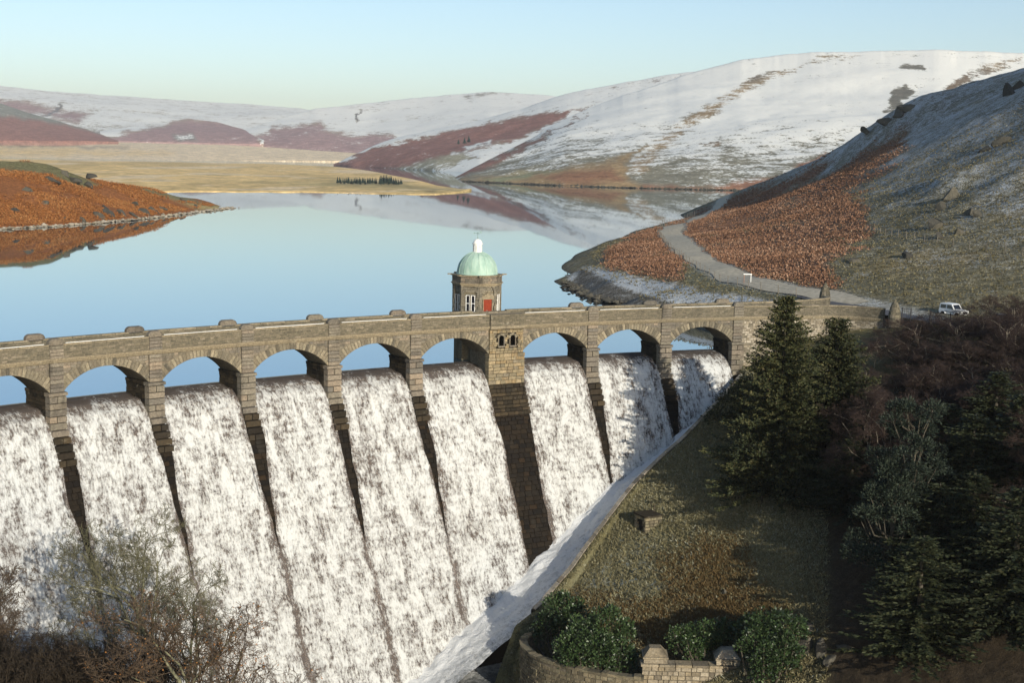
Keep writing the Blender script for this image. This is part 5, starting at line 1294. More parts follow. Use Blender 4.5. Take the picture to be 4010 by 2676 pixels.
# ---- cars
def car(loc, heading, paint, label, plate=True):
    T = empty('car', loc, label, 'car', kind='thing'); MW = Matrix.Translation(loc) @ Matrix.Rotation(heading, 4, 'Z')   # +x is forward
    glass = N('car_glass').done((.012, .014, .018), .06, .6); black = plain('black_rubber', (.015, .015, .016), .8, .1); chrome = plain('rim_grey', (.55, .56, .58), .35, .05, metal=.6)
    hw = .72
    body = MB()
    low = [(-1.66, .48), (-1.64, .98), (.55, 1.02), (1.52, .94), (1.62, .86), (1.64, .46), (1.40, .42), (-1.4, .42)]
    body.prism(low, -hw, hw, rnd=.5); bo = body.ob('body', paint, T, MW)
    cab = MB()   # tapered cabin
    A_ = [(-1.60, .98), (.62, 1.0), (.22, 1.60), (-.2, 1.66), (-1.45, 1.66), (-1.56, 1.55)]
    vs = [(x, -hw + .02 + max(0, z - 1.0) * .10, z) for x, z in A_] + [(x, hw - .02 - max(0, z - 1.0) * .10, z) for x, z in A_]; n_ = len(A_)
    cab.add(vs, [tuple(range(n_)), tuple(range(2 * n_ - 1, n_ - 1, -1))] + [(i, i + n_, (i + 1) % n_ + n_, (i + 1) % n_) for i in range(n_)], .5); cab.ob('cabin', paint, T, MW)
    def win(q, yo, name='side_window'):
        for s_ in (-1, 1):
            w_ = MB(); w_.add([(x, s_ * (hw - .015 - max(0, z - 1.0) * .10 + .012), z) for x, z in q] + [(x, s_ * (hw - .08 - max(0, z - 1.0) * .10), z) for x, z in q], [tuple(range(4)), (7, 6, 5, 4), (0, 4, 5, 1), (1, 5, 6, 2), (2, 6, 7, 3), (3, 7, 4, 0)]); w_.ob(name, glass, T, MW)
    win([(-1.42, 1.08), (-.62, 1.08), (-.62, 1.52), (-1.42, 1.52)], 0); win([(-.48, 1.08), (.42, 1.08), (.14, 1.52), (-.48, 1.52)], 0)
    ws = MB(); ws.add([(.60, -.58, 1.06), (.60, .58, 1.06), (.27, .54, 1.55), (.27, -.54, 1.55), (.53, -.58, 1.06), (.53, .58, 1.06), (.20, .54, 1.55), (.20, -.54, 1.55)], [(0, 1, 2, 3), (7, 6, 5, 4), (0, 4, 5, 1), (1, 5, 6, 2), (2, 6, 7, 3), (3, 7, 4, 0)]); ws.ob('windscreen', glass, T, MW)
    bn = MB(); bn.add([(.62, -.6, 1.025), (.62, .6, 1.025), (1.5, .55, .955), (1.5, -.55, .955), (.66, -.5, 1.07), (.66, .5, 1.07), (1.42, .45, 1.0), (1.42, -.45, 1.0)], [(4, 7, 6, 5), (0, 3, 7, 4), (3, 2, 6, 7), (2, 1, 5, 6), (1, 0, 4, 5)]); bn.ob('bonnet', paint, T, MW)
    gr = MB(); gr.box(1.625, 1.66, -.42, .42, .58, .84); gr.ob('grille', black, T, MW)
    bu = MB(); bu.box(1.60, 1.78, -.74, .74, .36, .54, inset=0); bu.ob('bumper', black, T, MW)
    bu = MB(); bu.box(-1.78, -1.62, -.74, .74, .36, .54); bu.ob('bumper', black, T, MW)
    if plate:
        pl = MB(); pl.box(1.785, 1.80, -.26, .26, .38, .50); pl.ob('number_plate', M['white_paint'], T, MW)
    for s_ in (-1, 1):
        h_ = MB(); h_.lathe([(.11, 0), (.11, .05), (.06, .07)], 12, M=Matrix.Translation((1.62, s_ * .52, .72)) @ Matrix.Rotation(math.pi / 2, 4, 'Y')); h_.ob('headlight', M['lamp_glass'], T, MW)
        m_ = MB(); m_.box(.38, .48, min(s_ * .72, s_ * .88), max(s_ * .72, s_ * .88), 1.05, 1.2); m_.ob('wing_mirror', black, T, MW)
        st = MB(); st.box(-.9, .7, min(s_ * .721, s_ * .727), max(s_ * .721, s_ * .727), .66, .76); st.ob('side_stripe', plain('dark_stripe', (.05, .05, .07), .5), T, MW)
        for x in (-1.02, 1.08):
            Mw = Matrix.Translation((x, s_ * .66, .36)) @ Matrix.Rotation(math.pi / 2 * -s_, 4, 'X')
            w_ = empty('wheel', (0, 0, 0)); adopt(w_, T, MW @ Mw)
            t_ = MB(); t_.lathe([(.20, -.1), (.34, -.1), (.36, -.05), (.36, .07), (.34, .12), (.2, .12)], 20); t_.ob('tyre', black, w_, MW @ Mw)
            r_ = MB(); r_.lathe([(.20, -.02), (.20, .10), (.16, .12), (.05, .09)], 14); r_.ob('rim', chrome, w_, MW @ Mw)
            ar = MB(); ar.add([(x + .44 * math.cos(t), s_ * .725, .36 + .44 * math.sin(t)) for t in np.linspace(0, math.pi, 9)] + [(x + .37 * math.cos(t), s_ * .725, .36 + .37 * math.sin(t)) for t in np.linspace(0, math.pi, 9)] + [(x + .44 * math.cos(t), s_ * .80, .36 + .44 * math.sin(t)) for t in np.linspace(0, math.pi, 9)] + [(x + .37 * math.cos(t), s_ * .80, .36 + .37 * math.sin(t)) for t in np.linspace(0, math.pi, 9)], [(i, i + 1, 19 + i, 18 + i) for i in range(8)] + [(18 + i, 19 + i, 28 + i, 27 + i) for i in range(8)] + [(27 + i, 28 + i, 10 + i, 9 + i) for i in range(8)]); ar.ob('wheel_arch', paint, T, MW)
M['lamp_glass'] = plain('lamp_glass', (.7, .7, .66), .15, .05, spec=.6)
q = onz(2188, 729, 4.5)
car((float(q[0]), float(q[1]), 4.5), rad(-58), plain('white_car_paint', (.80, .80, .78), .3, .03, spec=.5), 'white boxy off-road car coming along the road')
q = onz(2318, 757, 4.45)
car((float(q[0]), float(q[1]), 4.45), rad(-50), plain('dark_blue_car_paint', (.025, .03, .05), .3, .05, spec=.5), 'dark car half hidden by the birch thicket at the picture edge', False)
kb = MB(); kp = Path([(41.6, 186), (44.2, 178), (47.2, 170), (50.8, 163), (54.3, 156), (58, 149)]); 
for d in np.arange(0, kp.len - 1, 1.0):
    kb.add([kp.pt(d + .02, -.1, 4.3), kp.pt(d + .98, -.1, 4.3), kp.pt(d + .98, .12, 4.3), kp.pt(d + .02, .12, 4.3), kp.pt(d + .02, -.1, 4.66), kp.pt(d + .98, -.1, 4.66), kp.pt(d + .98, .12, 4.66), kp.pt(d + .02, .12, 4.66)], [(4, 5, 6, 7), (0, 1, 5, 4), (1, 2, 6, 5), (2, 3, 7, 6), (3, 0, 4, 7)])
kb.ob('kerb', M['parapet'], None, kind='structure')

# ================================================================ TREES AND PLANTS
def leaf_mat(name, cols, rough=.65, spec=.2, trans=0.0):
    n = N(name); oi = n.n('ShaderNodeObjectInfo').outputs['Random']; v = n.attr('rnd'); k = len(cols)
    c = n.ramp(v, [(i / (k - 1), cols[i]) for i in range(k)])
    c = n.mul(c, n.ramp(oi, [(0, (.85, .85, .85)), (1, (1.15, 1.12, 1.05))]))
    return n.done(c, rough, spec)
M['spruce'] = leaf_mat('spruce_needles', [(.012, .018, .009), (.026, .034, .014), (.050, .055, .022), (.085, .08, .034), (.065, .052, .03)])
M['dark_spruce'] = leaf_mat('dark_conifer_needles', [(.012, .018, .010), (.026, .034, .016), (.045, .052, .024), (.065, .062, .030)])
M['pine'] = leaf_mat('pine_needles', [(.009, .014, .010), (.017, .026, .018), (.031, .043, .030), (.055, .072, .052)])
M['rhododendron'] = leaf_mat('rhododendron_leaf', [(.010, .020, .008), (.022, .042, .014), (.042, .076, .024), (.072, .115, .045), (.11, .15, .075)], .4, .5)
M['holly'] = leaf_mat('dark_holly_leaf', [(.012, .022, .010), (.025, .045, .018), (.045, .08, .028), (.085, .13, .05)], .4, .45)
M['bark'] = plain('grey_bark', (.08, .07, .052), .95, .3, 4)
M['lichen_bark'] = plain('lichened_bark', (.17, .165, .10), .95, .35, 4)
M['birch_bark'] = plain('birch_bark', (.30, .26, .20), .9, .35, 6)
M['twig_olive'] = leaf_mat('lichened_twig', [(.075, .07, .042), (.13, .125, .075), (.17, .165, .10)])
M['twig_brown'] = leaf_mat('brown_twig', [(.06, .042, .03), (.10, .072, .048), (.14, .10, .065)])
M['twig_red'] = leaf_mat('birch_twig', [(.032, .022, .019), (.050, .034, .029), (.074, .05, .042)])
M['twig_dark'] = leaf_mat('dark_twig', [(.022, .017, .012), (.038, .029, .02), (.06, .045, .03)])
M['dead_leaf'] = leaf_mat('dead_oak_leaf', [(.22, .10, .03), (.33, .15, .045), (.16, .08, .03)])
M['bracken'] = leaf_mat('bracken_frond', [(.09, .048, .032), (.20, .108, .066), (.31, .175, .112), (.45, .31, .22)], .9, .05)
M['tuft'] = leaf_mat('frosted_grass', [(.115, .102, .055), (.18, .162, .088), (.24, .22, .13), (.34, .345, .27)], .9, .05)
M['hill_tuft'] = leaf_mat('rough_hill_grass', [(.07, .062, .034), (.12, .105, .055), (.17, .15, .085), (.26, .26, .21)], .9, .05)
M['rust_tuft'] = leaf_mat('rust_grass', [(.085, .055, .024), (.14, .09, .038), (.185, .125, .055), (.165, .13, .065)], .9, .05)

def quads(base, d, side, ln, w, tip=.25):
    """leaf-like quads: base points, direction, side vector, length, width"""
    ln = np.asarray(ln)[:, None]; w = np.asarray(w)[:, None]
    t = base + d * ln; m = base + d * ln * .45
    V = np.stack([base, m - side * w * .5, t, m + side * w * .5], 1)
    F = np.arange(len(base) * 4).reshape(-1, 4)
    return V.reshape(-1, 3), F
def seg_tubes(p0, p1, r0, r1, n=3):
    d = unit(p1 - p0); ref = np.where(np.abs(d[:, 2:3]) > .9, np.array([[1., 0, 0]]), np.array([[0, 0, 1.]]))
    a = unit(np.cross(d, ref)); b = np.cross(d, a); V = []
    for (p, r_) in ((p0, r0), (p1, r1)):
        for k in range(n):
            t = 2 * math.pi * k / n; V.append(p + (a * math.cos(t) + b * math.sin(t)) * np.asarray(r_)[:, None])
    V = np.stack(V, 1); m = len(p0); base = (np.arange(m) * 2 * n)[:, None, None]
    f = np.array([[k, (k + 1) % n, n + (k + 1) % n, n + k] for k in range(n)])[None]
    return V.reshape(-1, 3), (base + f).reshape(-1, 4)
def cat(parts):
    V = []; F = []; o = 0
    for v, f in parts: V.append(v); F.append(f + o); o += len(v)
    return np.concatenate(V), np.concatenate(F)
def trunk_mesh(name, H, r, mat, lean=(0, 0), n=8, k=9):
    b = MB(); pts = [(lean[0] * q * q + .06 * math.sin(q * 7), lean[1] * q * q + .05 * math.cos(q * 5), H * q - .6 * (q == 0)) for q in np.linspace(0, 1, k)]
    b.tube(pts, [r * (1 - .93 * q) * (1.35 if i == 0 else 1) for i, q in enumerate(np.linspace(0, 1, k))], n); return b.mesh(name, mat, True)

def spruce_mesh(H, Rm, seed, mat, dens=1.0, leaf=.42, bare=.04):
    g = np.random.default_rng(seed); B = []; D = []; S = []; L = []; Wd = []; br0 = []; br1 = []
    h = H * bare
    while h < H * .985:
        q = h / H; Lm = Rm * (1 - q) ** .66 * (.85 + .15 * math.sin(h * 2.1)) + .15
        nb = max(4, int(9 * dens * (1 - .45 * q)))
        for k in range(nb):
            az = g.uniform(0, 2 * math.pi); Lb = Lm * g.uniform(.55, 1.15); sl = g.uniform(-.1, .14) - .30 * (1 - q)
            o = np.array([math.cos(az), math.sin(az), 0.]); sd = np.array([-o[1], o[0], 0.])
            m = max(5, int(Lb / .21)); s = np.linspace(.12, 1, m)
            pts = o * (s * Lb)[:, None] + np.array([0, 0, 1]) * (h + sl * s * Lb + .20 * Lb * s ** 2.2)[:, None]
            br0.append(pts[0] * [.2, .2, 1]); br1.append(pts[-1])
            for side in (-1, 1, 0, 2):
                n_ = len(pts); dv = o * g.uniform(.4, 1.0, (n_, 1)) + sd * (side if side in (-1, 1) else 0) * g.uniform(.4, 1.0, (n_, 1)) + np.array([0, 0, 1.]) * (g.uniform(-.55, .15, (n_, 1)) if side != 2 else g.uniform(.1, .5, (n_, 1)))
                B.append(pts + g.normal(0, .06, (n_, 3))); D.append(unit(dv)); S.append(unit(np.cross(dv, g.normal(0, 1, (n_, 3)))))
                L.append(leaf * g.uniform(.55, 1.2, n_) * (1.05 - .35 * s) * (1 - .35 * q)); Wd.append(leaf * .42 * g.uniform(.6, 1.2, n_))
        h += g.uniform(.24, .42) * (1 - .3 * q) / dens ** .5
    V, F = quads(np.concatenate(B), np.concatenate(D), np.concatenate(S), np.concatenate(L), np.concatenate(Wd))
    nq = len(V) // 4
    rnd = np.clip(g.normal(.42, .2, nq) + .10 * vnoise(V[::4] * .8, seed), 0, 1); rnd = np.repeat(rnd, 4)
    return mesh_np('crown', V, F, mat, dict(rnd=('FLOAT', rnd)))
def clump_mesh(name, centres, radii, per, leaf, mat, seed, flat=.7, hollow=.55, wr=.45, lo=.0):
    g = np.random.default_rng(seed); B = []; D = []; Cc = []
    for c, r_ in zip(centres, radii):
        n_ = int(per * (r_ ** 2)); d = unit(g.normal(0, 1, (n_, 3))); d[:, 2] = np.where(d[:, 2] < -.4, -d[:, 2] * .5, d[:, 2])
        rr = r_ * g.uniform(hollow, 1.0, (n_, 1)) ** .7 * (1 + .22 * vnoise(d * 2.3 + np.array(c) * 1.7, seed)[:, None])
        B.append(np.array(c) + d * rr * [1, 1, flat]); D.append(unit(d + g.normal(0, .55, (n_, 3)) + [0, 0, .25]))
    B = np.concatenate(B); D = np.concatenate(D); n_ = len(B)
    S = unit(np.cross(D, g.normal(0, 1, (n_, 3)))); L = leaf * g.uniform(.6, 1.3, n_)
    V, F = quads(B, D, S, L, L * wr)
    rnd = np.repeat(np.clip(g.normal(.45, .2, n_) + .18 * vnoise(B * 1.3, seed + 1), 0, 1), 4)
    return mesh_np(name, V, F, mat, dict(rnd=('FLOAT', rnd)))
def bare_tree(H, spread, seed, lev=5, r0=.22, twig_r=.013, first=.22, kids=(6, 5, 5, 4, 3), droop=0., up=.55, fork=1):
    """recursive bare tree; returns heavy limbs and twigs as segment lists, and tip points"""
    g = np.random.default_rng(seed); seg = [[], []]; tips = []
    def grow(p, d, L, r_, lv):
        n_ = 5 if lv < 2 else (4 if lv < 4 else 3); pts = [p]; dd = d.copy()
        for k in range(n_):
            dd = unit(dd + g.normal(0, .13 + .05 * lv, 3) + np.array([0, 0, (.10 * up if lv < 3 else .03) - droop * (lv >= 3) * .25]))
            pts.append(pts[-1] + dd * L / n_)
        rs = [r_ * (1 - .62 * k / n_) for k in range(n_ + 1)]
        for k in range(n_): seg[0 if lv < 2 else 1].append((pts[k], pts[k + 1], max(rs[k], twig_r), max(rs[k + 1], twig_r * .8)))
        if lv >= lev - 1: tips.append(pts[-1]); tips.append(pts[len(pts) // 2])
        if lv >= lev: return
        nk = kids[min(lv, len(kids) - 1)]
        for k in range(nk):
            t = (first if lv == 0 else .25) + (1 - (first if lv == 0 else .25)) * (k + g.uniform(.2, .9)) / nk; t = min(t, .99)
            i = min(int(t * n_), n_ - 1); q = pts[i] + (pts[i + 1] - pts[i]) * (t * n_ - i)
            az = g.uniform(0, 2 * math.pi) if lv else (k * 2.4 + g.uniform(-.4, .4)); base = unit(pts[i + 1] - pts[i])
            perp = unit(np.cross(base, np.array([math.cos(az), math.sin(az), .31])))
            ang = g.uniform(.5, .95) if lv else g.uniform(.45, .9)
            grow(q, unit(base * math.cos(ang) + perp * math.sin(ang)), L * (spread if lv == 0 else g.uniform(.48, .68)) * (1.15 - .5 * t), max(rs[i] * .58, twig_r), lv + 1)
    for f in range(fork):
        a = g.uniform(0, 6.28); tilt = .0 if fork == 1 else .28
        grow(np.array([0, 0, -.5]), unit(np.array([math.cos(a) * tilt, math.sin(a) * tilt, 1.])), H * .92, r0, 0)
    return seg, np.array(tips)
def bare_meshes(seg, bark, twig, seed):
    g = np.random.default_rng(seed); out = []
    for s, n_, nm, mt in ((seg[0], 6, 'trunk', bark), (seg[1], 3, 'crown', twig)):
        p0 = np.array([q[0] for q in s]); p1 = np.array([q[1] for q in s]); a = np.array([q[2] for q in s]); b = np.array([q[3] for q in s])
        V, F = seg_tubes(p0, p1, a, b, n_); out.append(mesh_np(nm, V, F, mt, dict(rnd=('FLOAT', np.repeat(g.uniform(0, 1, len(s)), 2 * n_))), smooth=True))
    return out
def plant(name, parts, loc, rz, sc, label, cat_, group=None):
    o = empty(name, loc, label, cat_, group, 'thing'); o.rotation_euler[2] = rz; o.scale = (sc, sc, sc) if not hasattr(sc, '__len__') else sc
    mw = Matrix.Translation(loc) @ Matrix.Rotation(rz, 4, 'Z') @ Matrix.Diagonal((*o.scale, 1))
    for (nm, me) in parts:
        c = bpy.data.objects.new(nm, me); COL.objects.link(c); c.parent = o
    return o
def ground(x, y):
    a, r = arc_r(np.array(x), np.array(y))
    return float(bank_h(np.array(x), np.array(y))) - .15
def tree_at(u, vtop, Y):          # position and height of a tree whose top is seen at (u, vtop) at depth Y
    q = at(u, vtop, Y); g_ = ground(q[0], q[1]); return (float(q[0]), float(q[1]), g_), float(q[2]) - g_

# ---- spruces on the bank
SPR = []
for (u, v, Y, Rm, seed, mat, label) in [
    (1806, 676, 135, 7.6, 101, 'spruce', 'tall olive-green spruce in front of the last arch, the nearer and taller of the pair'),
    (1925, 728, 137, 6.6, 102, 'spruce', 'slimmer spruce with a pointed top just beside the tallest spruce')]:
    loc, H = tree_at(u, v, Y)
    plant('spruce_tree', [('trunk', trunk_mesh('trunk', H, .32, M['bark'])), ('crown', spruce_mesh(H, Rm, seed, M[mat], 1.75, .5, .02))], loc, 0, 1, label, 'tree')
dsp = [spruce_mesh(16, 4.2, 110 + k, M['dark_spruce'], 1.0, .5, .03) for k in range(2)]
dst = trunk_mesh('trunk', 16, .3, M['bark'])
for k, (u, v, Y, label) in enumerate([(2292, 852, 125, 'tall dark conifer rising at the picture edge below the road'), (2350, 905, 117, 'broad dark conifer cut by the picture edge behind the blue-green pine'),
        (2240, 1085, 113, 'dark conifer standing between the lower blue-green pine and the picture edge'), (2345, 1120, 106, 'near dark conifer filling the lower picture edge'),
        (2000, 985, 130, 'short dark conifer tucked below the slim spruce'), (2180, 960, 124, 'dark conifer behind the crown of the upper blue-green pine'),
        (2300, 1200, 108, 'dark conifer standing lowest on the shaded slope, near the frame corner'), (1955, 1060, 127, 'small dark conifer between the short conifer and the lower blue-green pine'),
        (2160, 1110, 114, 'dark conifer close behind the lower blue-green pine'), (2240, 950, 119, 'dark conifer in the gap between the upper pine and the tall edge conifer'),
        (2120, 1230, 108, 'low dark conifer at the foot of the lower blue-green pine'), (2215, 1230, 110, 'low dark conifer between the pine foot and the frame corner')]):
    loc, H = tree_at(u, v, Y)
    plant('conifer_tree', [('trunk', dst), ('crown', dsp[k % 2])], loc, k * 1.9, (max(H, 7) ** .6 * .39, max(H, 7) ** .6 * .39, max(H, 7) / 16), label or 'dark conifer of the plantation beyond the picture edge, below the road', 'tree', None if label else 'conifers beyond the picture edge')
# ---- blue-green pines with clumped foliage
def pine(u, v, Y, seed, label, spread, n, depth=.62):
    loc, H = tree_at(u, v, Y); g = np.random.default_rng(seed); C = []; Rr = []; b = MB()
    for k in range(n):
        q = g.uniform(1 - depth, 1); az = g.uniform(0, 6.28); rr = spread * (1.25 - q) * g.uniform(.3, 1.0) * 1.3
        C.append((rr * math.cos(az), rr * math.sin(az), H * q - .5)); Rr.append(g.uniform(.7, 1.25))
    tr = trunk_mesh('trunk', H * .97, .28, M['bark'], (.5, -.3))
    for c in C:
        zb = max(H * .2, c[2] - 1.6 - .35 * math.hypot(c[0], c[1])); b.tube([(0.1, 0, zb), (c[0] * .6, c[1] * .6, zb + .5), c], [.09, .06, .03], 4)
    plant('pine_tree', [('trunk', tr), ('limbs', b.mesh('limbs', M['bark'])), ('crown', clump_mesh('crown', C, Rr, 330, .26, M['pine'], seed, .75, .45, .38))], loc, 0, 1, label, 'tree')
pine(2100, 918, 116, 121, 'blue-green pine with its crown caught by the sun below the birch thicket', 4.4, 46, .5)
pine(2052, 1062, 115, 122, 'lower blue-green pine with ragged sunlit clumps hanging down its left side', 4.0, 62, .86)
# ---- yews and hollies filling the slope below the spruces
for (u, v, w, h, Y, seed, label) in [(1690, 872, 85, 130, 147, 131, 'rounded dark yew between the spruces and the last waterfall'), (1745, 1010, 110, 170, 134, 132, 'dark holly bush at the foot of the tallest spruce'), (1850, 1080, 120, 150, 131, 133, 'dark holly bush below the pair of spruces, beside the shaded slope')]:
    m_ = K * Y / 5403.34; loc = at(u, v + h, Y); gz0 = ground(loc[0], loc[1]); top = at(u, v, Y)[2]; Hh = top - gz0; Wd = w * m_
    g = np.random.default_rng(seed); C = [(g.uniform(-.55, .55) * Wd, g.uniform(-.5, .5) * Wd, Hh * q) for q in np.linspace(.12, .84, 15)]; Rr = [Wd * .42 * g.uniform(.7, 1.1) for _ in C]
    plant('evergreen_bush', [('stem', trunk_mesh('stem', Hh * .7, .16, M['bark'])), ('foliage', clump_mesh('foliage', C, Rr, 190, .34, M['spruce'] if seed == 131 else M['dark_spruce'], seed, 1.0, .5))], (loc[0], loc[1], gz0), 0, 1, label, 'bush')
# ---- rhododendrons above the garden wall
def rhodo(blobs, Y, mat, seed, label, leaf=.27):
    us = [b[0] for b in blobs]; base = at(np.mean(us), max(b[1] + b[2] for b in blobs), Y); g0 = ground(base[0], base[1]); C = []; Rr = []
    for (u, v, r_, dY) in blobs:
        q = at(u, v, Y + dY); C.append((q[0] - base[0], q[1] - base[1], q[2] - g0)); Rr.append(r_ * K * Y / 5403.34)
    C2 = [(c[0], c[1] + .3, c[2] - r_ * .9) for c, r_ in zip(C, Rr)]
    b = MB()
    for c in C: b.tube([(c[0] * .3, c[1] * .3, -.3), (c[0] * .8, c[1] * .8, c[2] * .5), c], [.12, .07, .03], 5)
    plant('rhododendron_bush', [('stems', b.mesh('stems', M['bark'])), ('foliage', clump_mesh('foliage', C + C2, Rr + [r_ * .9 for r_ in Rr], 420, leaf, M[mat], seed, .92, .62, .5))], (base[0], base[1], g0), 0, 1, label, 'bush')
def fill(bl, n, seed):            # small side shoots that break up the outline
    g = np.random.default_rng(seed); out = list(bl)
    for k in range(n):
        u, v, r_, dY = bl[g.integers(len(bl))]; a = g.uniform(-.4, math.pi + .4); out.append((u + r_ * 1.0 * math.cos(a), v - r_ * .85 * math.sin(a), r_ * g.uniform(.22, .42), dY + g.uniform(-.6, .6)))
    return out
rhodo(fill([(1290, 1405, 40, 2), (1252, 1442, 32, 2), (1320, 1420, 38, 1)], 14, 1), 123, 'rhododendron', 141, 'glossy green rhododendron beside the channel, above the rounded wall end')
rhodo(fill([(1400, 1440, 44, 1), (1340, 1460, 44, 1), (1300, 1488, 34, 0), (1375, 1490, 48, -1), (1432, 1502, 34, -1), (1310, 1512, 26, -1)], 20, 2), 119, 'rhododendron', 142, 'big glossy green rhododendron bulging over the garden wall beside the near gate pier')
rhodo(fill([(1560, 1468, 26, 1), (1595, 1458, 32, 1), (1640, 1452, 34, 1), (1685, 1462, 32, 1), (1595, 1488, 26, 0), (1640, 1480, 28, 1)], 18, 3), 117, 'rhododendron', 143, 'low green rhododendron growing between the two capped gate piers')
rhodo(fill([(1750, 1438, 42, 2), (1798, 1448, 42, 1), (1735, 1478, 36, 1), (1800, 1500, 46, 0), (1755, 1522, 40, 0), (1715, 1450, 30, 3)], 22, 4), 112, 'holly', 144, 'dark holly-green bush beside the right-hand gate pier and pale rock')

# ---- bare trees in front of the waterfall
def lb_ground(x, y): return float(left_z(np.array(x), np.array(y))) - .2
for (u, v, Y, seed, bark, twig, label, leaves, spread, lv, rr) in [
    (430, 1188, 97, 151, 'lichen_bark', 'twig_olive', 'grey-green bare tree in front of the waterfalls, the taller of the two', 0, .62, 5, .26),
    (520, 1368, 86, 152, 'lichen_bark', 'twig_brown', 'bare oak still holding orange dead leaves, in front of the waterfalls', 1500, .62, 5, .28),
    (-75, 1255, 95, 153, 'bark', 'twig_brown', 'bare tree cut by the picture edge in front of the first waterfall', 0, .55, 5, .22)]:
    q = at(u, v, Y); g0 = lb_ground(q[0], q[1]); H = float(q[2]) - g0
    seg, tips = bare_tree(H * .72, spread, seed, lv, rr, .013, .14, (12, 7, 5, 5, 4), 0, .3)
    mx = max(max(s[0][2], s[1][2]) for s in seg[0] + seg[1]); sc = H / mx
    tm, cm = bare_meshes(seg, M[bark], M[twig], seed); parts = [('trunk', tm), ('crown', cm)]
    if leaves:
        g = np.random.default_rng(seed); i = g.integers(0, len(tips), leaves); B = tips[i] + g.normal(0, .12, (leaves, 3)); D = unit(g.normal(0, 1, (leaves, 3))); S = unit(np.cross(D, g.normal(0, 1, (leaves, 3))))
        V, F = quads(B, D, S, g.uniform(.07, .16, leaves), g.uniform(.05, .09, leaves)); parts.append(('dead_leaves', mesh_np('dead_leaves', V, F, M['dead_leaf'], dict(rnd=('FLOAT', np.repeat(g.uniform(0, 1, leaves), 4))))))
    plant('bare_tree', parts, (q[0], q[1], g0), 0, (sc * (1.3 if leaves else 1.05),) * 2 + (sc,), label, 'tree')
scr = []
for k in range(3):
    seg, tips = bare_tree(4.2, .8, 160 + k, 4, .06, .009, .1, (9, 7, 6, 5), 0, .6, fork=3); scr.append(bare_meshes(seg, M['twig_dark'], M['twig_dark'], 160 + k))
for k, (u, v, Y) in enumerate([(40, 1510, 92), (130, 1535, 90), (-20, 1490, 93), (200, 1545, 88), (85, 1550, 86), (10, 1550, 84), (270, 1560, 88)]):
    q = at(u, v, Y); g0 = lb_ground(q[0], q[1]); Hh = max(float(q[2]) - g0, 3.)
    plant('scrub_bush', [('stems', scr[k % 3][0]), ('twigs', scr[k % 3][1])], (q[0], q[1], g0), k * 1.3, Hh / 4.4, 'tangled dark brown scrub at the foot of the bare trees', 'bush', 'dark scrub below the bare trees')
# ---- birch thicket below the road
bir = []
for k in range(3):
    seg, tips = bare_tree(7.5, .52, 170 + k, 4, .09, .008, .12, (13, 8, 7, 7), .5, .8, fork=1 + k % 2); bir.append(bare_meshes(seg, M['birch_bark'], M['twig_red'], 170 + k))
g = np.random.default_rng(5); spots = [(2010, 790, 148), (2060, 775, 150), (2110, 790, 147), (2160, 770, 148), (2210, 785, 144), (2260, 770, 146), (2310, 760, 143), (2345, 700, 147), (2275, 690, 152), (2040, 850, 140), (2100, 860, 138), (2150, 850, 137), (2200, 860, 135), (2250, 850, 134), (2310, 840, 132), (2345, 830, 130), (2075, 920, 130), (2140, 930, 128), (2030, 900, 133), (2330, 740, 138), (1995, 860, 138), (2085, 815, 143), (2135, 815, 142), (2185, 815, 141), (2235, 815, 140), (2285, 810, 139), (2010, 930, 128), (2110, 960, 126), (2170, 895, 131), (2225, 890, 129), (2275, 880, 128), (2055, 960, 127), (2320, 800, 137), (2390, 780, 136), (2440, 800, 133), (2400, 860, 126), (2470, 880, 122), (2430, 960, 116), (2500, 840, 127), (2550, 900, 118), (2500, 990, 110)]
for k, (u, v, Y) in enumerate(spots):
    v = v + (14 if Y > 141 and u < 2270 else 4); loc, H = tree_at(u, v - 10, Y); z0 = max(loc[2], hz(loc[0], loc[1]) - .2 if Y > 143 else -99); H = max(at(u, v - 10, Y)[2] - z0, 3.5)
    plant('birch_tree', [('trunk', bir[k % 3][0]), ('crown', bir[k % 3][1])], (loc[0], loc[1], z0), g.uniform(0, 6), (max(H, 6) / 7.6 * 1.3, max(H, 6) / 7.6 * 1.3, H / 7.6), 'bare purplish-brown birch in the thicket below the road', 'tree', 'birch thicket below the road')

# ---- far trees
def small_conifer(seed):
    g = np.random.default_rng(seed); b = MB()
    for k in range(6):
        q = k / 6; b.lathe([(1.7 * (1 - q) * g.uniform(.85, 1.15) + .1, .5 + 5.2 * q), (.12, .5 + 5.2 * q + 1.5)], 7, (g.normal(0, .05), g.normal(0, .05)), a0=g.uniform(0, 1))
    t = MB(); t.tube([(0, 0, -.4), (0, 0, 1.2)], .14, 5); return t.mesh('trunk', M['bark']), b.mesh('crown', M['far_conifer'])
M['far_conifer'] = leaf_mat('far_conifer_needles', [(.012, .022, .020), (.022, .036, .030), (.03, .045, .035)])
fc = [small_conifer(180 + k) for k in range(3)]
g = np.random.default_rng(9)
for k, u in enumerate(list(np.linspace(775, 862, 24)) + list(np.linspace(872, 922, 14))):
    hpx = (10 + 4 * g.uniform()) if u < 865 else (18 - 9 * abs(u - 882) / 40 + 3 * g.uniform()); q = onz(u + g.uniform(-1, 1), 421 + (u - 775) * .012 - g.uniform(0, 3), 2.2); m_ = K * q[1] / 5403.34
    plant('plantation_conifer', [('trunk', fc[k % 3][0]), ('crown', fc[k % 3][1])], (q[0], q[1], 1.6), g.uniform(0, 6), hpx * 1.25 * m_ / 7.0, 'small dark conifer in the row on the far meadow by the lake', 'tree', 'row of conifers on the far meadow')
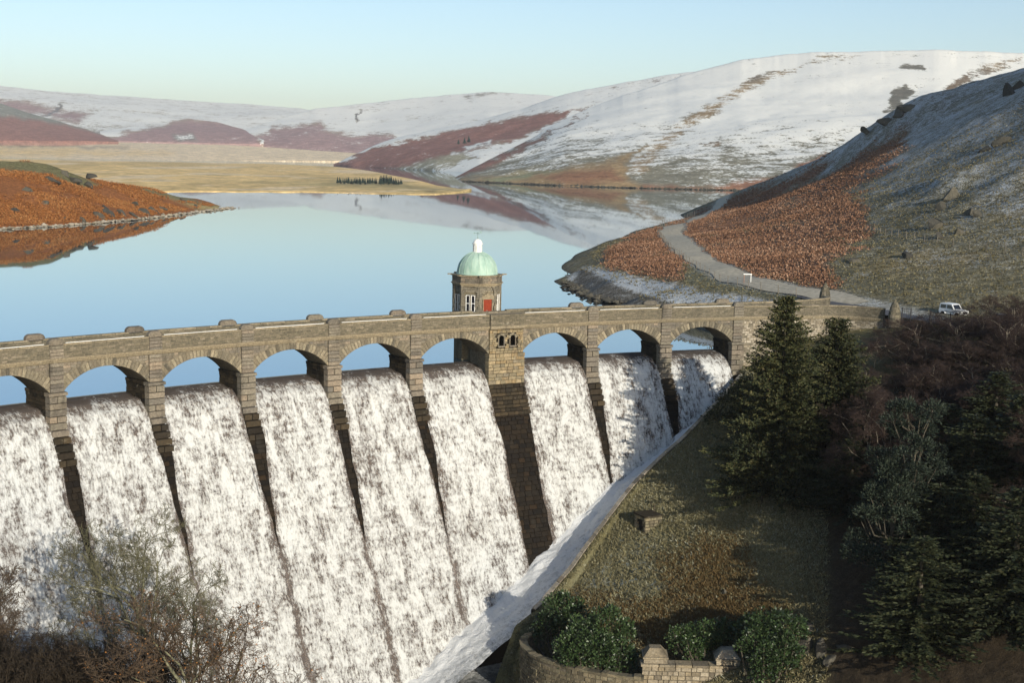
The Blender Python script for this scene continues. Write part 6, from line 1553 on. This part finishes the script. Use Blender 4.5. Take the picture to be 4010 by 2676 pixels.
for k, (u, v, h, label) in enumerate([(1052, 331, 13, 'small dark tree at the left of three on the red far slope'), (1066, 330, 16, 'middle dark tree of three on the red far slope'), (1076, 327, 17, 'tallest dark tree of three on the red far slope')]):
    Y = 2350; q = at(u, v, Y); m_ = K * Y / 5403.34
    plant('lone_conifer', [('trunk', fc[k % 3][0]), ('crown', fc[k % 3][1])], (q[0], q[1], q[2]), k, (h * m_ / 5.2, h * m_ / 5.2, h * m_ / 7.0), label, 'tree')

# ---- ground cover: bracken, grass tufts
def scatter(name, pts, n_leaf, size, mat, seed, up=.6, cup=.5, wr=.5):
    g = np.random.default_rng(seed); n = len(pts) * n_leaf; B = np.repeat(pts, n_leaf, 0) + g.normal(0, size * .25, (n, 3)) * [1, 1, .25]
    D = unit(g.normal(0, cup, (n, 3)) + [0, 0, up]); S = unit(np.cross(D, g.normal(0, 1, (n, 3)))); L = size * g.uniform(.5, 1.3, n)
    V, F = quads(B, D, S, L, L * wr); rnd = np.repeat(np.clip(g.normal(.5, .2, n) + .2 * vnoise(B * .12, seed), 0, 1), 4)
    ob(name, mesh_np(name, V, F, mat, dict(rnd=('FLOAT', rnd))), kind='stuff')
g = np.random.default_rng(31)
w = HBR * np.clip((HV[..., 2] - 1.5), 0, 1) * (HTRK > 3.4); area = np.abs(np.gradient(HV[..., 0], axis=1) * np.gradient(HV[..., 1], axis=0)); vis = (HU > 1300) & (HU < 2420)
pr = (w * vis * area * (250 / HV[..., 1]) ** 1.0).ravel(); i = g.choice(len(pr), 90000, p=pr / pr.sum()); pts = HV.reshape(-1, 3)[i] + g.normal(0, .5, (90000, 3)) * [1, 1, .0]
scatter('bracken', pts, 3, .38, M['bracken'], 32, .45, .6)
w2 = (1 - HBR) * (HTRK > 3.6) * (HV[..., 2] > 2.2) * vis * (HV[..., 1] < 330); pr = (w2 * area).ravel(); i = g.choice(len(pr), 16000, p=pr / pr.sum())
scatter('hill_grass', HV.reshape(-1, 3)[i] + g.normal(0, .4, (16000, 3)) * [1, 1, 0], 3, .30, M['hill_tuft'], 33, .5, .5)
bu, bv = proj(BV); barea = np.abs(np.gradient(BV[..., 1], axis=1)) * .3 + .05
jj = fbm(BV[..., :2] * .22, 4, 82); rw = poly_w(bu + jj * 60, bv + jj * 45, RUST, 45) ** 1.3 * .8; on = (bu > 1150) & (bu < 1900) & (bv > 850) & (bv < 1600); er = np.clip(np.linspace(0, 1, BV.shape[1])[None] * 130 - .5, 0, 1)
for (nm, ww, n_, mt, sd) in (('rust_grass', rw, 24000, 'rust_tuft', 34), ('grass', 1 - rw, 34000, 'tuft', 35)):
    pr = (ww * on * barea * er).ravel(); i = g.choice(len(pr), n_, p=pr / pr.sum()); scatter(nm, BV.reshape(-1, 3)[i] + g.normal(0, .12, (n_, 3)) * [1, 1, 0], 5, .26, M[mt], sd, .42, .6, .26)

hv = np.empty(len(HEAD.data.vertices) * 3, np.float32); HEAD.data.vertices.foreach_get('co', hv); hv = hv.reshape(-1, 3).astype(float); hu, hvv = proj(hv)
hc = np.empty(len(hv) * 4, np.float32); HEAD.data.attributes['Col'].data.foreach_get('color', hc); hc = hc.reshape(-1, 4)
sel = np.where((hu > -60) & (hu < 545) & (hv[:, 2] > .8) & (hv[:, 1] < 600) & (hc[:, 0] > .25) & (fbm(hv[:, :2] * .07, 4, 97) > -.05 + .25 * vnoise(hv[:, :2] * .5, 98)))[0]; i = g.choice(sel, 26000)
M['head_bracken'] = leaf_mat('orange_bracken', [(.11, .045, .018), (.22, .09, .032), (.32, .14, .05), (.34, .20, .09)], .9, .05)
scatter('bracken', hv[i] + g.normal(0, .9, (26000, 3)) * [1, 1, 0], 3, .5, M['head_bracken'], 36, .45, .6)
pr = (on * barea * er).ravel(); i = g.choice(len(pr), 5200, p=pr / pr.sum()); scatter('tussock', BV.reshape(-1, 3)[i], 9, .42, M['tuft'], 37, .3, .6, .18)
# ================================================================ AIR
def haze():
    b = MB(); b.box(-9500, 7500, -400, 11500, -36, 470)
    m = bpy.data.materials.new('haze_air'); m.use_nodes = True; t = m.node_tree; t.nodes.remove(t.nodes['Principled BSDF'])
    v = t.nodes.new('ShaderNodeVolumePrincipled'); v.inputs['Color'].default_value = (.93, .94, .95, 1); v.inputs['Density'].default_value = 6e-5; v.inputs['Anisotropy'].default_value = 0.1
    t.links.new(v.outputs[0], t.nodes['Material Output'].inputs['Volume'])
    b.ob('haze', m, None, kind='stuff')
haze()
